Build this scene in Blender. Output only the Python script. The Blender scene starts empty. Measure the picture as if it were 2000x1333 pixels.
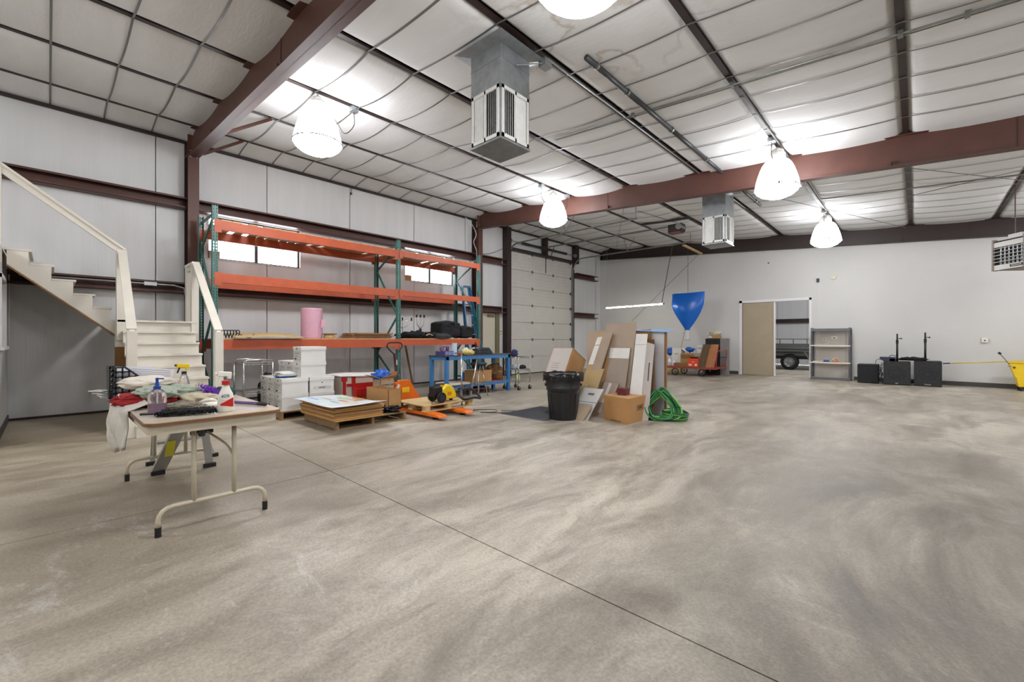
import bpy, bmesh, math, random
from mathutils import Vector, Matrix, noise
random.seed(7)
S = bpy.context.scene
COL = S.collection
PI = math.pi
def R(d): return math.radians(d)
# ------------------------------------------------------------------ camera
cam_d = bpy.data.cameras.new('camera'); cam = bpy.data.objects.new('camera', cam_d); COL.objects.link(cam)
cam.location = (0, 0, 1.25); cam.rotation_euler = (PI/2, 0, R(43.05))
cam_d.sensor_width = 36; cam_d.lens = 15.228; cam_d.shift_y = -0.00275; cam_d.clip_start = .05; cam_d.clip_end = 200
S.camera = cam
# ------------------------------------------------------------------ sky and exposure
S.view_settings.view_transform = 'Standard'; S.view_settings.look = 'None'
S.view_settings.gamma = 1; S.view_settings.use_curve_mapping = False
S.view_settings.exposure = 0.95
LAMP_E = 34.0
world = bpy.data.worlds.new('overcast_sky'); S.world = world; world.use_nodes = True
_b = world.node_tree.nodes['Background']; _b.inputs[0].default_value = (.90, .95, 1, 1); _b.inputs[1].default_value = 9.0
# ------------------------------------------------------------------ materials
def lin(c):
    c /= 255.
    return c/12.92 if c <= .04045 else ((c+.055)/1.055)**2.4
MATS = {}
def M(name, rgb, rough=.6, metal=0, var=.0, scale=6, bump=0, bscale=40, rgb2=None, emit=0, alpha=None, stretch=None, coat=0, trans=0):
    if name in MATS: return MATS[name]
    m = bpy.data.materials.new(name); m.use_nodes = True; nt = m.node_tree; N = nt.nodes; L = nt.links
    p = N['Principled BSDF']; c = tuple(lin(v) for v in rgb)+(1,)
    p.inputs['Base Color'].default_value = c; p.inputs['Roughness'].default_value = rough; p.inputs['Metallic'].default_value = metal
    if coat: p.inputs['Coat Weight'].default_value = coat
    if trans: p.inputs['Transmission Weight'].default_value = trans
    if emit: p.inputs['Emission Color'].default_value = c; p.inputs['Emission Strength'].default_value = emit
    if alpha is not None: p.inputs['Alpha'].default_value = alpha
    m.diffuse_color = c
    if var or bump or rgb2:
        tc = N.new('ShaderNodeTexCoord'); mp = N.new('ShaderNodeMapping'); L.new(tc.outputs['Object'], mp.inputs[0])
        if stretch: mp.inputs['Scale'].default_value = stretch
    if var or rgb2:
        n = N.new('ShaderNodeTexNoise'); n.inputs['Scale'].default_value = scale; n.inputs['Detail'].default_value = 6; n.inputs['Roughness'].default_value = .6
        L.new(mp.outputs[0], n.inputs[0])
        r = N.new('ShaderNodeValToRGB'); r.color_ramp.elements[0].position = .32; r.color_ramp.elements[1].position = .68
        d = tuple(lin(v) for v in rgb2)+(1,) if rgb2 else tuple(v*(1-var) for v in c[:3])+(1,)
        r.color_ramp.elements[0].color = d
        r.color_ramp.elements[1].color = c if rgb2 else tuple(min(1, v*(1+var*.5)) for v in c[:3])+(1,)
        L.new(n.outputs[0], r.inputs[0]); L.new(r.outputs[0], p.inputs['Base Color'])
    if bump:
        n2 = N.new('ShaderNodeTexNoise'); n2.inputs['Scale'].default_value = bscale; n2.inputs['Detail'].default_value = 4; L.new(mp.outputs[0], n2.inputs[0])
        b = N.new('ShaderNodeBump'); b.inputs['Strength'].default_value = bump; b.inputs['Distance'].default_value = .02
        L.new(n2.outputs[0], b.inputs['Height']); L.new(b.outputs[0], p.inputs['Normal'])
    MATS[name] = m
    return m
def floor_mat():
    m = bpy.data.materials.new('stained_concrete'); m.use_nodes = True; nt = m.node_tree; N = nt.nodes; L = nt.links; p = N['Principled BSDF']
    tc = N.new('ShaderNodeTexCoord')
    def mapping(sc, rz=0, loc=(0,0,0)):
        q = N.new('ShaderNodeMapping'); q.inputs['Scale'].default_value = sc; q.inputs['Rotation'].default_value = (0,0,rz); q.inputs['Location'].default_value = loc
        L.new(tc.outputs['Object'], q.inputs[0]); return q
    def noise_(mp, s, det=6, ro=.6, dist=0):
        n = N.new('ShaderNodeTexNoise'); n.inputs['Scale'].default_value = s; n.inputs['Detail'].default_value = det; n.inputs['Roughness'].default_value = ro
        n.inputs['Distortion'].default_value = dist; L.new(mp.outputs[0], n.inputs[0]); return n
    def ramp(src, a, b, ca=(0,0,0,1), cb=(1,1,1,1)):
        r = N.new('ShaderNodeValToRGB'); r.color_ramp.elements[0].position = a; r.color_ramp.elements[1].position = b
        r.color_ramp.elements[0].color = ca; r.color_ramp.elements[1].color = cb; L.new(src, r.inputs[0]); return r
    def mix(fac, a, b, mode='MIX'):
        x = N.new('ShaderNodeMix'); x.data_type = 'RGBA'; x.blend_type = mode
        if isinstance(fac, float): x.inputs[0].default_value = fac
        else: L.new(fac, x.inputs[0])
        for s, v in ((6, a), (7, b)):
            if isinstance(v, tuple): x.inputs[s].default_value = v
            else: L.new(v, x.inputs[s])
        return x.outputs[2]
    def C(*v): return tuple(lin(q) for q in v)+(1,)
    def math_(op, a, b):
        x = N.new('ShaderNodeMath'); x.operation = op; x.use_clamp = True
        for i, v in enumerate((a, b)):
            if isinstance(v, (int, float)): x.inputs[i].default_value = v
            else: L.new(v, x.inputs[i])
        return x.outputs[0]
    big = noise_(mapping((1, .55, 1), .3), .38, 8, .62, .6)
    base = ramp(big.outputs[0], .36, .64, C(150,141,127), C(192,185,171))
    mid = noise_(mapping((2.2, .8, 1), .2), 1.1, 10, .72, .5)
    c1 = mix(ramp(mid.outputs[0], .36, .58).outputs[0], C(134,125,112), base.outputs[0])
    # whitish scuffed residue
    wn = noise_(mapping((.9, 1.6, 1), -.5), 1.6, 12, .78, 1.2)
    wn2 = noise_(mapping((1, 1, 1), 0, (9,4,0)), .35, 3, .5)
    wm = math_('MULTIPLY', ramp(wn.outputs[0], .54, .66).outputs[0], ramp(wn2.outputs[0], .42, .62).outputs[0])
    c2 = mix(math_('MULTIPLY', wm, .65), c1, C(204,202,197))
    # blotches of grey-brown dirt
    dn = noise_(mapping((1, .7, 1), .1, (3,7,0)), .55, 9, .72, .9)
    c3 = mix(math_('MULTIPLY', ramp(dn.outputs[0], .52, .68).outputs[0], .55), c2, C(112,102,88))
    # the worn darker patch where vehicles stood, right of the middle of the hall
    sep = N.new('ShaderNodeSeparateXYZ'); L.new(tc.outputs['Object'], sep.inputs[0])
    gx = N.new('ShaderNodeMapRange'); gx.inputs['From Min'].default_value = -1.9; gx.inputs['From Max'].default_value = -.2; L.new(sep.outputs[0], gx.inputs[0])
    gy = N.new('ShaderNodeMapRange'); gy.inputs['From Min'].default_value = 8.5; gy.inputs['From Max'].default_value = 4.0; L.new(sep.outputs[1], gy.inputs[0])
    gn = noise_(mapping((1, .5, 1), .7, (1,2,0)), .9, 8, .7, .8)
    gm = math_('MULTIPLY', math_('MULTIPLY', gx.outputs[0], gy.outputs[0]), ramp(gn.outputs[0], .30, .62).outputs[0])
    c4 = mix(math_('MULTIPLY', gm, .85), c3, C(74,69,63))
    # warm light falling towards the stairs, put into the colour as tan
    tx = N.new('ShaderNodeMapRange'); tx.inputs['From Min'].default_value = -2.5; tx.inputs['From Max'].default_value = -8; L.new(sep.outputs[0], tx.inputs[0])
    ty = N.new('ShaderNodeMapRange'); ty.inputs['From Min'].default_value = 4; ty.inputs['From Max'].default_value = .5; L.new(sep.outputs[1], ty.inputs[0])
    c5 = mix(math_('MULTIPLY', math_('MULTIPLY', tx.outputs[0], ty.outputs[0]), .55), c4, mix(.6, c4, C(165,146,105)))
    fine = noise_(mapping((1,1,1)), 60, 8, .8)
    c6 = mix(.34, c5, ramp(fine.outputs[0], .36, .64, C(96,90,82), C(236,232,226)).outputs[0], 'OVERLAY')
    spk = noise_(mapping((1.6,.7,1), .3, (5,5,5)), 4.5, 12, .82, .8)
    c7 = mix(math_('MULTIPLY', ramp(spk.outputs[0], .54, .66).outputs[0], .42), c6, C(104,97,88))
    L.new(c7, p.inputs['Base Color'])
    rr = ramp(mid.outputs[0], .35, .7, (.36,)*3+(1,), (.58,)*3+(1,)); L.new(rr.outputs[0], p.inputs['Roughness'])
    bm = N.new('ShaderNodeBump'); bm.inputs['Strength'].default_value = .22; bm.inputs['Distance'].default_value = .01
    L.new(fine.outputs[0], bm.inputs['Height']); L.new(bm.outputs[0], p.inputs['Normal'])
    return m
def stripes_bump(name, rgb, rough, axis_scale, strength, var=.06):
    m = M(name, rgb, rough, 0, var, 1.2, strength, axis_scale[0], None, 0, None, axis_scale[1]); return m
FLOOR = floor_mat()
FACING = M('white_vinyl_facing', (214,214,214), .5, 0, .05, .8, .16, 7, stretch=(6,6,.35))
ROOFV = M('white_roof_facing', (220,220,219), .85, 0, .05, .7, .20, 5, stretch=(1.5,5,1))
def roof_stains():
    nt = ROOFV.node_tree; N = nt.nodes; L = nt.links; p = N['Principled BSDF']; src = p.inputs['Base Color'].links[0].from_socket
    tc = N.new('ShaderNodeTexCoord'); n = N.new('ShaderNodeTexNoise'); n.inputs['Scale'].default_value = 1.1; n.inputs['Detail'].default_value = 5; L.new(tc.outputs['Object'], n.inputs[0])
    r = N.new('ShaderNodeValToRGB'); e = r.color_ramp.elements; e[0].position = .47; e[0].color = (0,0,0,1); e[1].position = .53; e[1].color = (.12,.12,.12,1); m_ = e.new(.50); m_.color = (1,1,1,1); L.new(n.outputs[0], r.inputs[0])
    d = N.new('ShaderNodeVectorMath'); d.operation = 'DISTANCE'; d.inputs[1].default_value = (-2.4, 3.7, 4.5); L.new(tc.outputs['Object'], d.inputs[0])
    f = N.new('ShaderNodeMapRange'); f.inputs['From Min'].default_value = 1.5; f.inputs['From Max'].default_value = .7; f.inputs['To Max'].default_value = .5; L.new(d.outputs['Value'], f.inputs[0])
    q = N.new('ShaderNodeMath'); q.operation = 'MULTIPLY'; L.new(r.outputs[0], q.inputs[0]); L.new(f.outputs[0], q.inputs[1])
    x = N.new('ShaderNodeMix'); x.data_type = 'RGBA'; L.new(q.outputs[0], x.inputs[0]); L.new(src, x.inputs[6]); x.inputs[7].default_value = (lin(150),lin(128),lin(96),1); L.new(x.outputs[2], p.inputs['Base Color'])
roof_stains()
DRY = M('painted_drywall', (204,203,200), .62, 0, .035, .9, .05, 60)
STEEL = M('red_oxide_steel', (86,52,42), .5, 0, .20, 2.5, .04, 80)
PURL = M('red_oxide_purlin', (46,31,28), .5, 0, .2, 2, .04, 80)
GALV = M('galvanized_steel', (158,163,165), .36, .75, .22, 7, .03, 60)
GALVD = M('dull_galvanized_track', (140,141,138), .4, .7, .2, 9)
STRAP = M('painted_strap', (120,118,114), .45, .4)
WPAINT = M('white_painted_wood', (222,216,203), .5, 0, .06, 3, .08, 30)
BLACK = M('black_plastic', (24,24,26), .45, 0, .2, 10)
DARK = M('dark_void', (16,15,15), .8)
CHROME = M('chrome_wire', (190,190,188), .22, 1)
ORB = M('orange_rack_beam', (186,86,50), .5, 0, .14, 5, .03, 60)
GRN = M('green_rack_post', (58,108,100), .42, 0, .15, 8)
PLY = M('plywood', (196,160,112), .6, 0, .15, 3, .05, 30, stretch=(1,6,1))
CARD = M('brown_cardboard', (178,135,86), .75, 0, .10, 4, .05, 50)
CARDL = M('light_cardboard', (184,163,138), .75, 0, .08, 4, .05, 50)
CARDD = M('dark_cardboard', (138,98,58), .78, 0, .12, 4, .05, 50)
WCARD = M('white_cardboard', (224,222,217), .6, 0, .05, 4, .03, 50)
PINE = M('pale_pine', (208,178,126), .6, 0, .16, 3, .06, 40, stretch=(8,1,8))
OLDW = M('weathered_pallet_wood', (146,118,84), .75, 0, .25, 3, .1, 40, stretch=(8,1,8))
BLUEP = M('blue_bench_paint', (62,122,178), .4, 0, .14, 5)
RED = M('red_plastic', (186,28,26), .35, 0, .1, 8)
YEL = M('yellow_plastic', (236,200,30), .3, 0, .06, 8)
RUB = M('black_rubber', (18,18,19), .55)
BEIGE = M('beige_table_tube', (196,186,164), .4, .1, .05, 6)
INK = M('black_ink', (30,28,27), .6)
# ------------------------------------------------------------------ mesh helpers
MW = {}
class MB:
    def __init__(s): s.v = []; s.f = []
    def add(s, vs, fs):
        o = len(s.v); s.v += [Vector(q) for q in vs]; s.f += [tuple(i+o for i in f) for f in fs]; return s
    def box(s, x0, x1, y0, y1, z0, z1, m=None):
        vs = [Vector((x, y, z)) for z in (z0, z1) for x, y in ((x0,y0),(x1,y0),(x1,y1),(x0,y1))]
        if m: vs = [m @ q for q in vs]
        return s.add(vs, [(3,2,1,0),(4,5,6,7),(0,1,5,4),(1,2,6,5),(2,3,7,6),(3,0,4,7)])
    def bc(s, c, d, m=None):
        c = Vector(c); vs = [Vector((x*d[0]/2, y*d[1]/2, z*d[2]/2)) for z in (-1,1) for x, y in ((-1,-1),(1,-1),(1,1),(-1,1))]
        if m: vs = [m @ q for q in vs]
        return s.add([c+q for q in vs], [(3,2,1,0),(4,5,6,7),(0,1,5,4),(1,2,6,5),(2,3,7,6),(3,0,4,7)])
    def bar(s, a, b, w, h, up=(0,0,1)):
        a, b = Vector(a), Vector(b); t = (b-a).normalized(); u = Vector(up)
        if abs(t.dot(u)) > .98: u = Vector((0,1,0))
        sd = t.cross(u).normalized(); uu = sd.cross(t)
        vs = [p+sd*x*w/2+uu*y*h/2 for p in (a, b) for x, y in ((-1,-1),(1,-1),(1,1),(-1,1))]
        return s.add(vs, [(3,2,1,0),(4,5,6,7),(0,1,5,4),(1,2,6,5),(2,3,7,6),(3,0,4,7)])
    def prism(s, poly, axis, a, b):
        def P(u, v, w): return {'x': (w,u,v), 'y': (u,w,v), 'z': (u,v,w)}[axis]
        n = len(poly); vs = [P(u,v,a) for u,v in poly]+[P(u,v,b) for u,v in poly]
        return s.add(vs, [tuple(range(n))[::-1], tuple(range(n,2*n))]+[(i,(i+1)%n,n+(i+1)%n,n+i) for i in range(n)])
    def cyl(s, a, b, r, r2=None, n=12):
        return s.tube([a, b], r, n, r2)
    def tube(s, pts, r, n=8, r2=None, closed=False):
        pts = [Vector(p) for p in pts]; k = len(pts); o = len(s.v); pu = None
        for i, p in enumerate(pts):
            if closed: t = pts[(i+1)%k]-pts[i-1]
            else: t = pts[min(i+1,k-1)]-pts[max(i-1,0)]
            t = t.normalized() if t.length > 1e-9 else Vector((0,0,1))
            if pu is None: pu = t.orthogonal().normalized()
            pu = (pu-t*pu.dot(t)); pu = pu.normalized() if pu.length > 1e-6 else t.orthogonal().normalized()
            w = t.cross(pu); rr = r if r2 is None else r+(r2-r)*i/(k-1)
            if callable(r): rr = r(i/(k-1))
            for j in range(n):
                an = 2*PI*j/n; s.v.append(p+pu*math.cos(an)*rr+w*math.sin(an)*rr)
        for i in range(k if closed else k-1):
            for j in range(n):
                a, b = o+i*n+j, o+i*n+(j+1)%n; c = (i+1)%k
                s.f.append((a, b, o+c*n+(j+1)%n, o+c*n+j))
        if not closed: s.f += [tuple(range(o, o+n))[::-1], tuple(range(o+(k-1)*n, o+k*n))]
        return s
    def lathe(s, prof, c=(0,0,0), n=24, cap=True, sx=1, sy=1):
        o = len(s.v); c = Vector(c)
        for r, z in prof:
            for j in range(n): s.v.append(c+Vector((r*sx*math.cos(2*PI*j/n), r*sy*math.sin(2*PI*j/n), z)))
        for i in range(len(prof)-1):
            for j in range(n): s.f.append((o+i*n+j, o+i*n+(j+1)%n, o+(i+1)*n+(j+1)%n, o+(i+1)*n+j))
        if cap: s.f += [tuple(range(o,o+n))[::-1], tuple(range(o+(len(prof)-1)*n, o+len(prof)*n))]
        return s
    def grid(s, fn, nu, nv, closed=False):
        o = len(s.v)
        for i in range(nu+1):
            for j in range(nv+1): s.v.append(Vector(fn(i/nu, j/nv)))
        for i in range(nu):
            for j in range(nv):
                a = o+i*(nv+1)+j; s.f.append((a, a+nv+1, a+nv+2, a+1))
        return s
    def blob(s, c, r, seed=0, amp=.25, nu=14, nv=9, fr=2.0, flat=None):
        c = Vector(c); o = len(s.v)
        for i in range(nv+1):
            th = PI*i/nv
            for j in range(nu):
                ph = 2*PI*j/nu; d = Vector((math.sin(th)*math.cos(ph), math.sin(th)*math.sin(ph), math.cos(th)))
                k = 1+amp*noise.noise(d*fr+Vector((seed*7.3, seed*3.1, 0)))*2
                q = Vector((d.x*r[0]*k, d.y*r[1]*k, d.z*r[2]*k))
                if flat is not None and q.z < flat: q.z = flat
                s.v.append(c+q)
        for i in range(nv):
            for j in range(nu): s.f.append((o+i*nu+j, o+(i+1)*nu+j, o+(i+1)*nu+(j+1)%nu, o+i*nu+(j+1)%nu))
        return s
    def build(s, name, mat, parent=None, smooth=False, bevel=0, local=False, loc=None, solid=0, kind=None, sub=0, mats=None, fm=None):
        me = bpy.data.meshes.new(name); vs = s.v
        if parent is not None and not local:
            inv = MW[parent].inverted(); vs = [inv @ q for q in vs]
        elif parent is None and loc is not None and not local:
            vs = [q-Vector(loc) for q in vs]
        me.from_pydata([tuple(q) for q in vs], [], s.f); me.update()
        if smooth: me.polygons.foreach_set('use_smooth', [True]*len(me.polygons))
        me.materials.append(mat)
        for mm in (mats or []): me.materials.append(mm)
        if fm:
            for i, k in fm.items(): me.polygons[i].material_index = k
        bm = bmesh.new(); bm.from_mesh(me); bmesh.ops.remove_doubles(bm, verts=bm.verts, dist=1e-5); bmesh.ops.recalc_face_normals(bm, faces=bm.faces); bm.to_mesh(me); bm.free()
        o = bpy.data.objects.new(name, me); COL.objects.link(o)
        if parent is not None:
            o.parent = parent; MW[o] = MW[parent]
        else:
            o.location = loc or (0,0,0); MW[o] = Matrix.Translation(Vector(loc or (0,0,0)))
        if solid:
            q = o.modifiers.new('solid', 'SOLIDIFY'); q.thickness = solid; q.offset = 0
        if sub:
            q = o.modifiers.new('sub', 'SUBSURF'); q.levels = sub; q.render_levels = sub
        if bevel:
            q = o.modifiers.new('bevel', 'BEVEL'); q.width = bevel; q.segments = 2; q.limit_method = 'ANGLE'
        if kind: o['kind'] = kind
        return o
def tag(o, label, cat, group=None):
    o['label'] = label; o['category'] = cat
    if group: o['group'] = group
    return o
def thing(name, label, cat, loc=(0,0,0), rz=0, group=None):
    o = bpy.data.objects.new(name, None); COL.objects.link(o); o.empty_display_size = .1
    o.location = loc; o.rotation_euler = (0,0,rz); MW[o] = Matrix.Translation(Vector(loc)) @ Matrix.Rotation(rz, 4, 'Z')
    return tag(o, label, cat, group)
def copy_tree(o, parent=None):
    c = o.copy(); COL.objects.link(c)
    if parent is not None: c.parent = parent
    MW[c] = MW.get(o)
    for ch in list(o.children): copy_tree(ch, c)
    return c
def place(o, loc, rz=0, label=None, group=None):
    o.location = loc; o.rotation_euler = (0,0,rz); MW[o] = Matrix.Translation(Vector(loc)) @ Matrix.Rotation(rz, 4, 'Z')
    if label: o['label'] = label
    if group: o['group'] = group
    return o
def struct(o): o['kind'] = 'structure'; return o
def sroot(name, loc=(0,0,0)):
    o = bpy.data.objects.new(name, None); COL.objects.link(o); o.location = loc; MW[o] = Matrix.Translation(Vector(loc)); o['kind'] = 'structure'; return o
def text(body, size, mw, mat, parent, name='lettering', ext=.0008, align='CENTER'):
    cu = bpy.data.curves.new('t', 'FONT'); cu.body = body; cu.size = size; cu.extrude = ext; cu.align_x = align; cu.align_y = 'CENTER'; cu.resolution_u = 2
    t = bpy.data.objects.new('t', cu); COL.objects.link(t); bpy.context.view_layer.update()
    me = bpy.data.meshes.new_from_object(t.evaluated_get(bpy.context.evaluated_depsgraph_get()))
    bpy.data.objects.remove(t); me.transform(MW[parent].inverted() @ mw); me.materials.clear(); me.materials.append(mat)
    o = bpy.data.objects.new(name, me); COL.objects.link(o); o.parent = parent; MW[o] = MW[parent]; return o
def frame(c, right, up):   # matrix whose x axis is right, y axis is up
    r = Vector(right).normalized(); u = Vector(up); u = (u-r*u.dot(r)).normalized(); n = r.cross(u)
    m = Matrix((r, u, n)).transposed().to_4x4(); m.translation = Vector(c); return m
def catenary(a, b, sag, n=10):
    a, b = Vector(a), Vector(b)
    return [a.lerp(b, i/n)-Vector((0,0,sag*4*(i/n)*(1-i/n))) for i in range(n+1)]
def spline(pts, n=8):
    P = [Vector(p) for p in pts]; out = []
    for i in range(len(P)-1):
        p0 = P[max(i-1,0)]; p1 = P[i]; p2 = P[i+1]; p3 = P[min(i+2,len(P)-1)]
        for k in range(n):
            t = k/n; out.append(.5*((2*p1)+(-p0+p2)*t+(2*p0-5*p1+4*p2-p3)*t*t+(-p0+3*p1-3*p2+p3)*t**3))
    out.append(P[-1]); return out
# ------------------------------------------------------------------ building shell
X0, X1, Y0, Y1 = -10.0, 8.0, -6.0, 16.35
def zp(x): return 5.07-.071*(x+10)
PURX = [-9.4,-7.86,-6.33,-4.79,-3.22,-1.70,-.12,1.45,3.0,4.55,6.1,7.65]
FRY = [1.82, 8.98, 16.22]
# floor: four cast slabs with open saw-cut joints over a dark bed
fl = struct(MB().box(X0-.2, X1+.2, Y0-.2, Y1+.15, -.3, -.03).build('floor', DARK))
g = .004
for a, b in ((X0-.2, -4.04), (-4.04, X1+.2)):
    for c, d in ((Y0-.2, 1.81), (1.81, Y1+.15)):
        MB().box(a+g, b-g, c+g, d-g, -.03, 0).build('concrete_slab', FLOOR, fl)
# ceiling: deck, sagging faced insulation between purlins, banding straps
ce = struct(MB().prism([(X0-.2, zp(X0)+.34), (X1+.2, zp(X1)+.34), (X1+.2, zp(X1)+.26), (X0-.2, zp(X0)+.26)], 'y', Y0-.2, Y1+.2).build('ceiling', GALV))
SY = [.02+.62*k for k in range(-9, 3)]+[2.62+.62*k for k in range(10)]+[9.74+.62*k for k in range(11)]
def sag(xa, xb, u, y=None):
    x = xa+(xb-xa)*u
    if xa < -9.9:
        return 4.93+(zp(-9.4)-.004-4.93)*(u**.6) if u > 0 else 4.93
    return zp(x)+.0-(.07 if xb < -4.7 else .032)*math.sin(PI*u)**.8-.004
def panel(xa, xb, ya, yb):
    nv = max(4, int(round((yb-ya)/.155)))
    def fn(u, v):
        y = ya+(yb-ya)*v; x = xa+(xb-xa)*u
        if xa < -9.9: z = sag(xa, xb, u)+.006
        else:
            z = sag(xa, xb, u)+.006+.055*(max(0, 1-abs(u)/.06)+max(0, 1-abs(1-u)/.06))
        ph = ((y-.02)/.62) if y < 2 else ((y-2.62)/.62 if y < 9 else (y-9.74)/.62)
        z -= .010*abs(math.sin(PI*ph))*math.sin(PI*min(max(u,.0),1))
        z += .006*noise.noise(Vector((x*2.1, y*1.3, .5)))
        return (x, y, z)
    b = MB(); us = [0,.03,.06,.13,.22,.32,.42,.5,.58,.68,.78,.87,.94,.97,1]
    o = len(b.v)
    for u in us:
        for j in range(nv+1): b.v.append(Vector(fn(u, j/nv)))
    for i in range(len(us)-1):
        for j in range(nv):
            a = i*(nv+1)+j; b.f.append((a, a+nv+1, a+nv+2, a+1))
    b.build('insulation_panel', ROOFV, ce, smooth=True)
edges = [-10.0]+PURX+[8.0]
for i in range(len(edges)-1):
    pad = .0 if i == 0 else .02
    for ya, yb in ((Y0, FRY[0]), (FRY[0], FRY[1]), (FRY[1], Y1)):
        panel(edges[i]+pad, edges[i+1]-.02, ya, yb)
for x in PURX:
    b = MB()
    b.box(x-.034, x+.034, Y0, Y1, zp(x)-.002, zp(x)+.004).box(x-.034, x-.029, Y0, Y1, zp(x), zp(x)+.24).box(x+.029, x+.034, Y0, Y1, zp(x), zp(x)+.018)
    b.build('purlin', PURL, ce)
MB().box(X0, X0+.05, Y0, Y1, 4.88, 4.93).box(X0, X0+.012, Y0, Y1, 4.88, 5.2).build('eave_strut', PURL, ce)
for y in SY:
    pts = []
    for i in range(len(edges)-1):
        xa, xb = edges[i], edges[i+1]
        for k in range(8):
            u = k/8; z = sag(xa, xb, u)
            pts.append((xa+(xb-xa)*u, z-(.004 if i or k else 0)))
    b = MB(); o = 0
    for (x, z) in pts: b.v += [Vector((x, y-.011, z-.003)), Vector((x, y+.011, z-.003)), Vector((x, y+.011, z-.0045)), Vector((x, y-.011, z-.0045))]
    for k in range(len(pts)-1):
        a = 4*k; c = a+4
        b.f += [(a,c,c+1,a+1), (a+3,a+2,c+2,c+3), (a,a+3,c+3,c), (a+1,c+1,c+2,a+2)]
    b.build('strap', STRAP, ce)
# walls
def sheets(root, y0, y1, w, top, off, holes=()):
    """vertical sheets of faced insulation on the left wall"""
    y = y0
    while y < y1-.01:
        e = min(y+w, y1); fs = 0
        b = MB()
        ys = [y+.006, e-.006]; zs = [0, top]
        cuts = [h for h in holes if h[0] < e and h[1] > y]
        if cuts:
            yy = sorted(set([y+.006, e-.006]+[min(max(c, y+.006), e-.006) for h in cuts for c in h[:2]])); zz = sorted(set([0.0, top]+[c for h in cuts for c in h[2:]]))
        else: yy = ys; zz = zs
        for i in range(len(yy)-1):
            for j in range(len(zz)-1):
                cy, cz = (yy[i]+yy[i+1])/2, (zz[j]+zz[j+1])/2
                if any(h[0] < cy < h[1] and h[2] < cz < h[3] for h in holes): continue
                nz = 1 if cuts else 24; ny = 1 if cuts else 14
                def fn(u, v, i=i, j=j):
                    Y = yy[i]+(yy[i+1]-yy[i])*u; Z = zz[j]+(zz[j+1]-zz[j])*v
                    k = 0 if cuts else .012*noise.noise(Vector((Y*5, Z*.6, 0)))
                    return (X0+off+k, Y, Z)
                b.grid(fn, ny, nz)
        b.build('insulation_sheet', FACING, root, smooth=True)
        y = e
WIN = [(2.10, 3.82, 2.80, 3.63), (6.52, 8.20, 2.80, 3.63)]
MAN = (9.14, 9.96, 0, 2.08); OHD = (10.52, 14.15, 0, 4.22)
HOL = [w for w in WIN]+[MAN, OHD]
wl = struct(MB().box(X0-.25, X0-.14, Y0-.2, WIN[0][0], -.03, 5.4).box(X0-.25, X0-.14, WIN[0][0], WIN[0][1], -.03, 2.8).box(X0-.25, X0-.14, WIN[0][0], WIN[0][1], 3.63, 5.4)
   .box(X0-.25, X0-.14, WIN[0][1], WIN[1][0], -.03, 5.4).box(X0-.25, X0-.14, WIN[1][0], WIN[1][1], -.03, 2.8).box(X0-.25, X0-.14, WIN[1][0], WIN[1][1], 3.63, 5.4)
   .box(X0-.25, X0-.14, WIN[1][1], Y1+.2, -.03, 5.4).build('wall_left', FACING))
sheets(wl, Y0, Y1, 1.83, 5.1, -.02, HOL)
# reveals of the two high windows
for k, (a, c, z0, z1) in enumerate(WIN):
    w = struct(MB().box(X0-.14, X0-.0, a-.012, a, z0, z1).box(X0-.14, X0, c, c+.012, z0, z1).box(X0-.14, X0+.01, a-.012, c+.012, z0-.014, z0).box(X0-.14, X0, a-.012, c+.012, z1, z1+.014).build('window_%d' % (k+1), FACING))
    fr = M('dark_bronze_window_frame', (70,72,74), .4, .5)
    mid = (a+c)/2
    b = MB()
    for p, q in ((a, a+.035), (c-.035, c)): b.box(X0-.12, X0-.07, p, q, z0, z1)
    b.box(X0-.12, X0-.07, a, c, z0, z0+.03).box(X0-.12, X0-.07, a, c, z1-.03, z1).box(X0-.12, X0-.06, mid-.03, mid+.03, z0, z1)
    b.build('window_frame', fr, w)
    gl = M('window_glass', (255,255,255), .02, 0, trans=1)
    for p, q in ((a+.035, mid-.03), (mid+.03, c-.035)):
        MB().box(X0-.098, X0-.094, p, q, z0+.03, z1-.03).build('pane', gl, w)
# girts, jamb posts and door header as parts of the left wall
def girt(ya, yb, z, h=.2):
    b = MB(); x = X0-.01
    b.box(x, x+.20, ya, yb, z+h/2-.006, z+h/2).box(x, x+.20, ya, yb, z-h/2, z-h/2+.006).box(x, x+.006, ya, yb, z-h/2, z+h/2)
    b.box(x+.194, x+.20, ya, yb, z+h/2-.03, z+h/2).box(x+.194, x+.20, ya, yb, z-h/2, z-h/2+.03)
    b.build('girt', STEEL, wl)
for z in (3.74, 2.17):
    girt(Y0, 1.74, z); girt(1.90, 8.90, z)
    girt(9.08, 10.22, z); girt(14.30, 15.85, z)
def post(y, w, z0, z1, x=X0+.0):
    MB().box(x, x+.2, y-w/2, y-w/2+.008, z0, z1).box(x, x+.2, y+w/2-.008, y+w/2, z0, z1).box(x, x+.008, y-w/2, y+w/2, z0, z1).box(x+.05, x+.192, y-w/2+.002, y+w/2-.002, z0, z1).build('jamb_post', PURL, wl)
post(10.36, .2, 0, 4.92); post(14.30, .2, 4.2, 4.92); post(12.36, .12, 4.24, 4.92)
MB().box(X0, X0+.06, 14.22, 14.27, 0, 4.2).build('jamb_post', PURL, wl)
MB().box(X0, X0+.12, 10.46, 14.2, 4.22, 4.30).build('door_header', PURL, wl)
struct(MB().box(X0, X0+.02, Y0, 9.1, 0, .035).build('trim_1', PURL))
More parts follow.
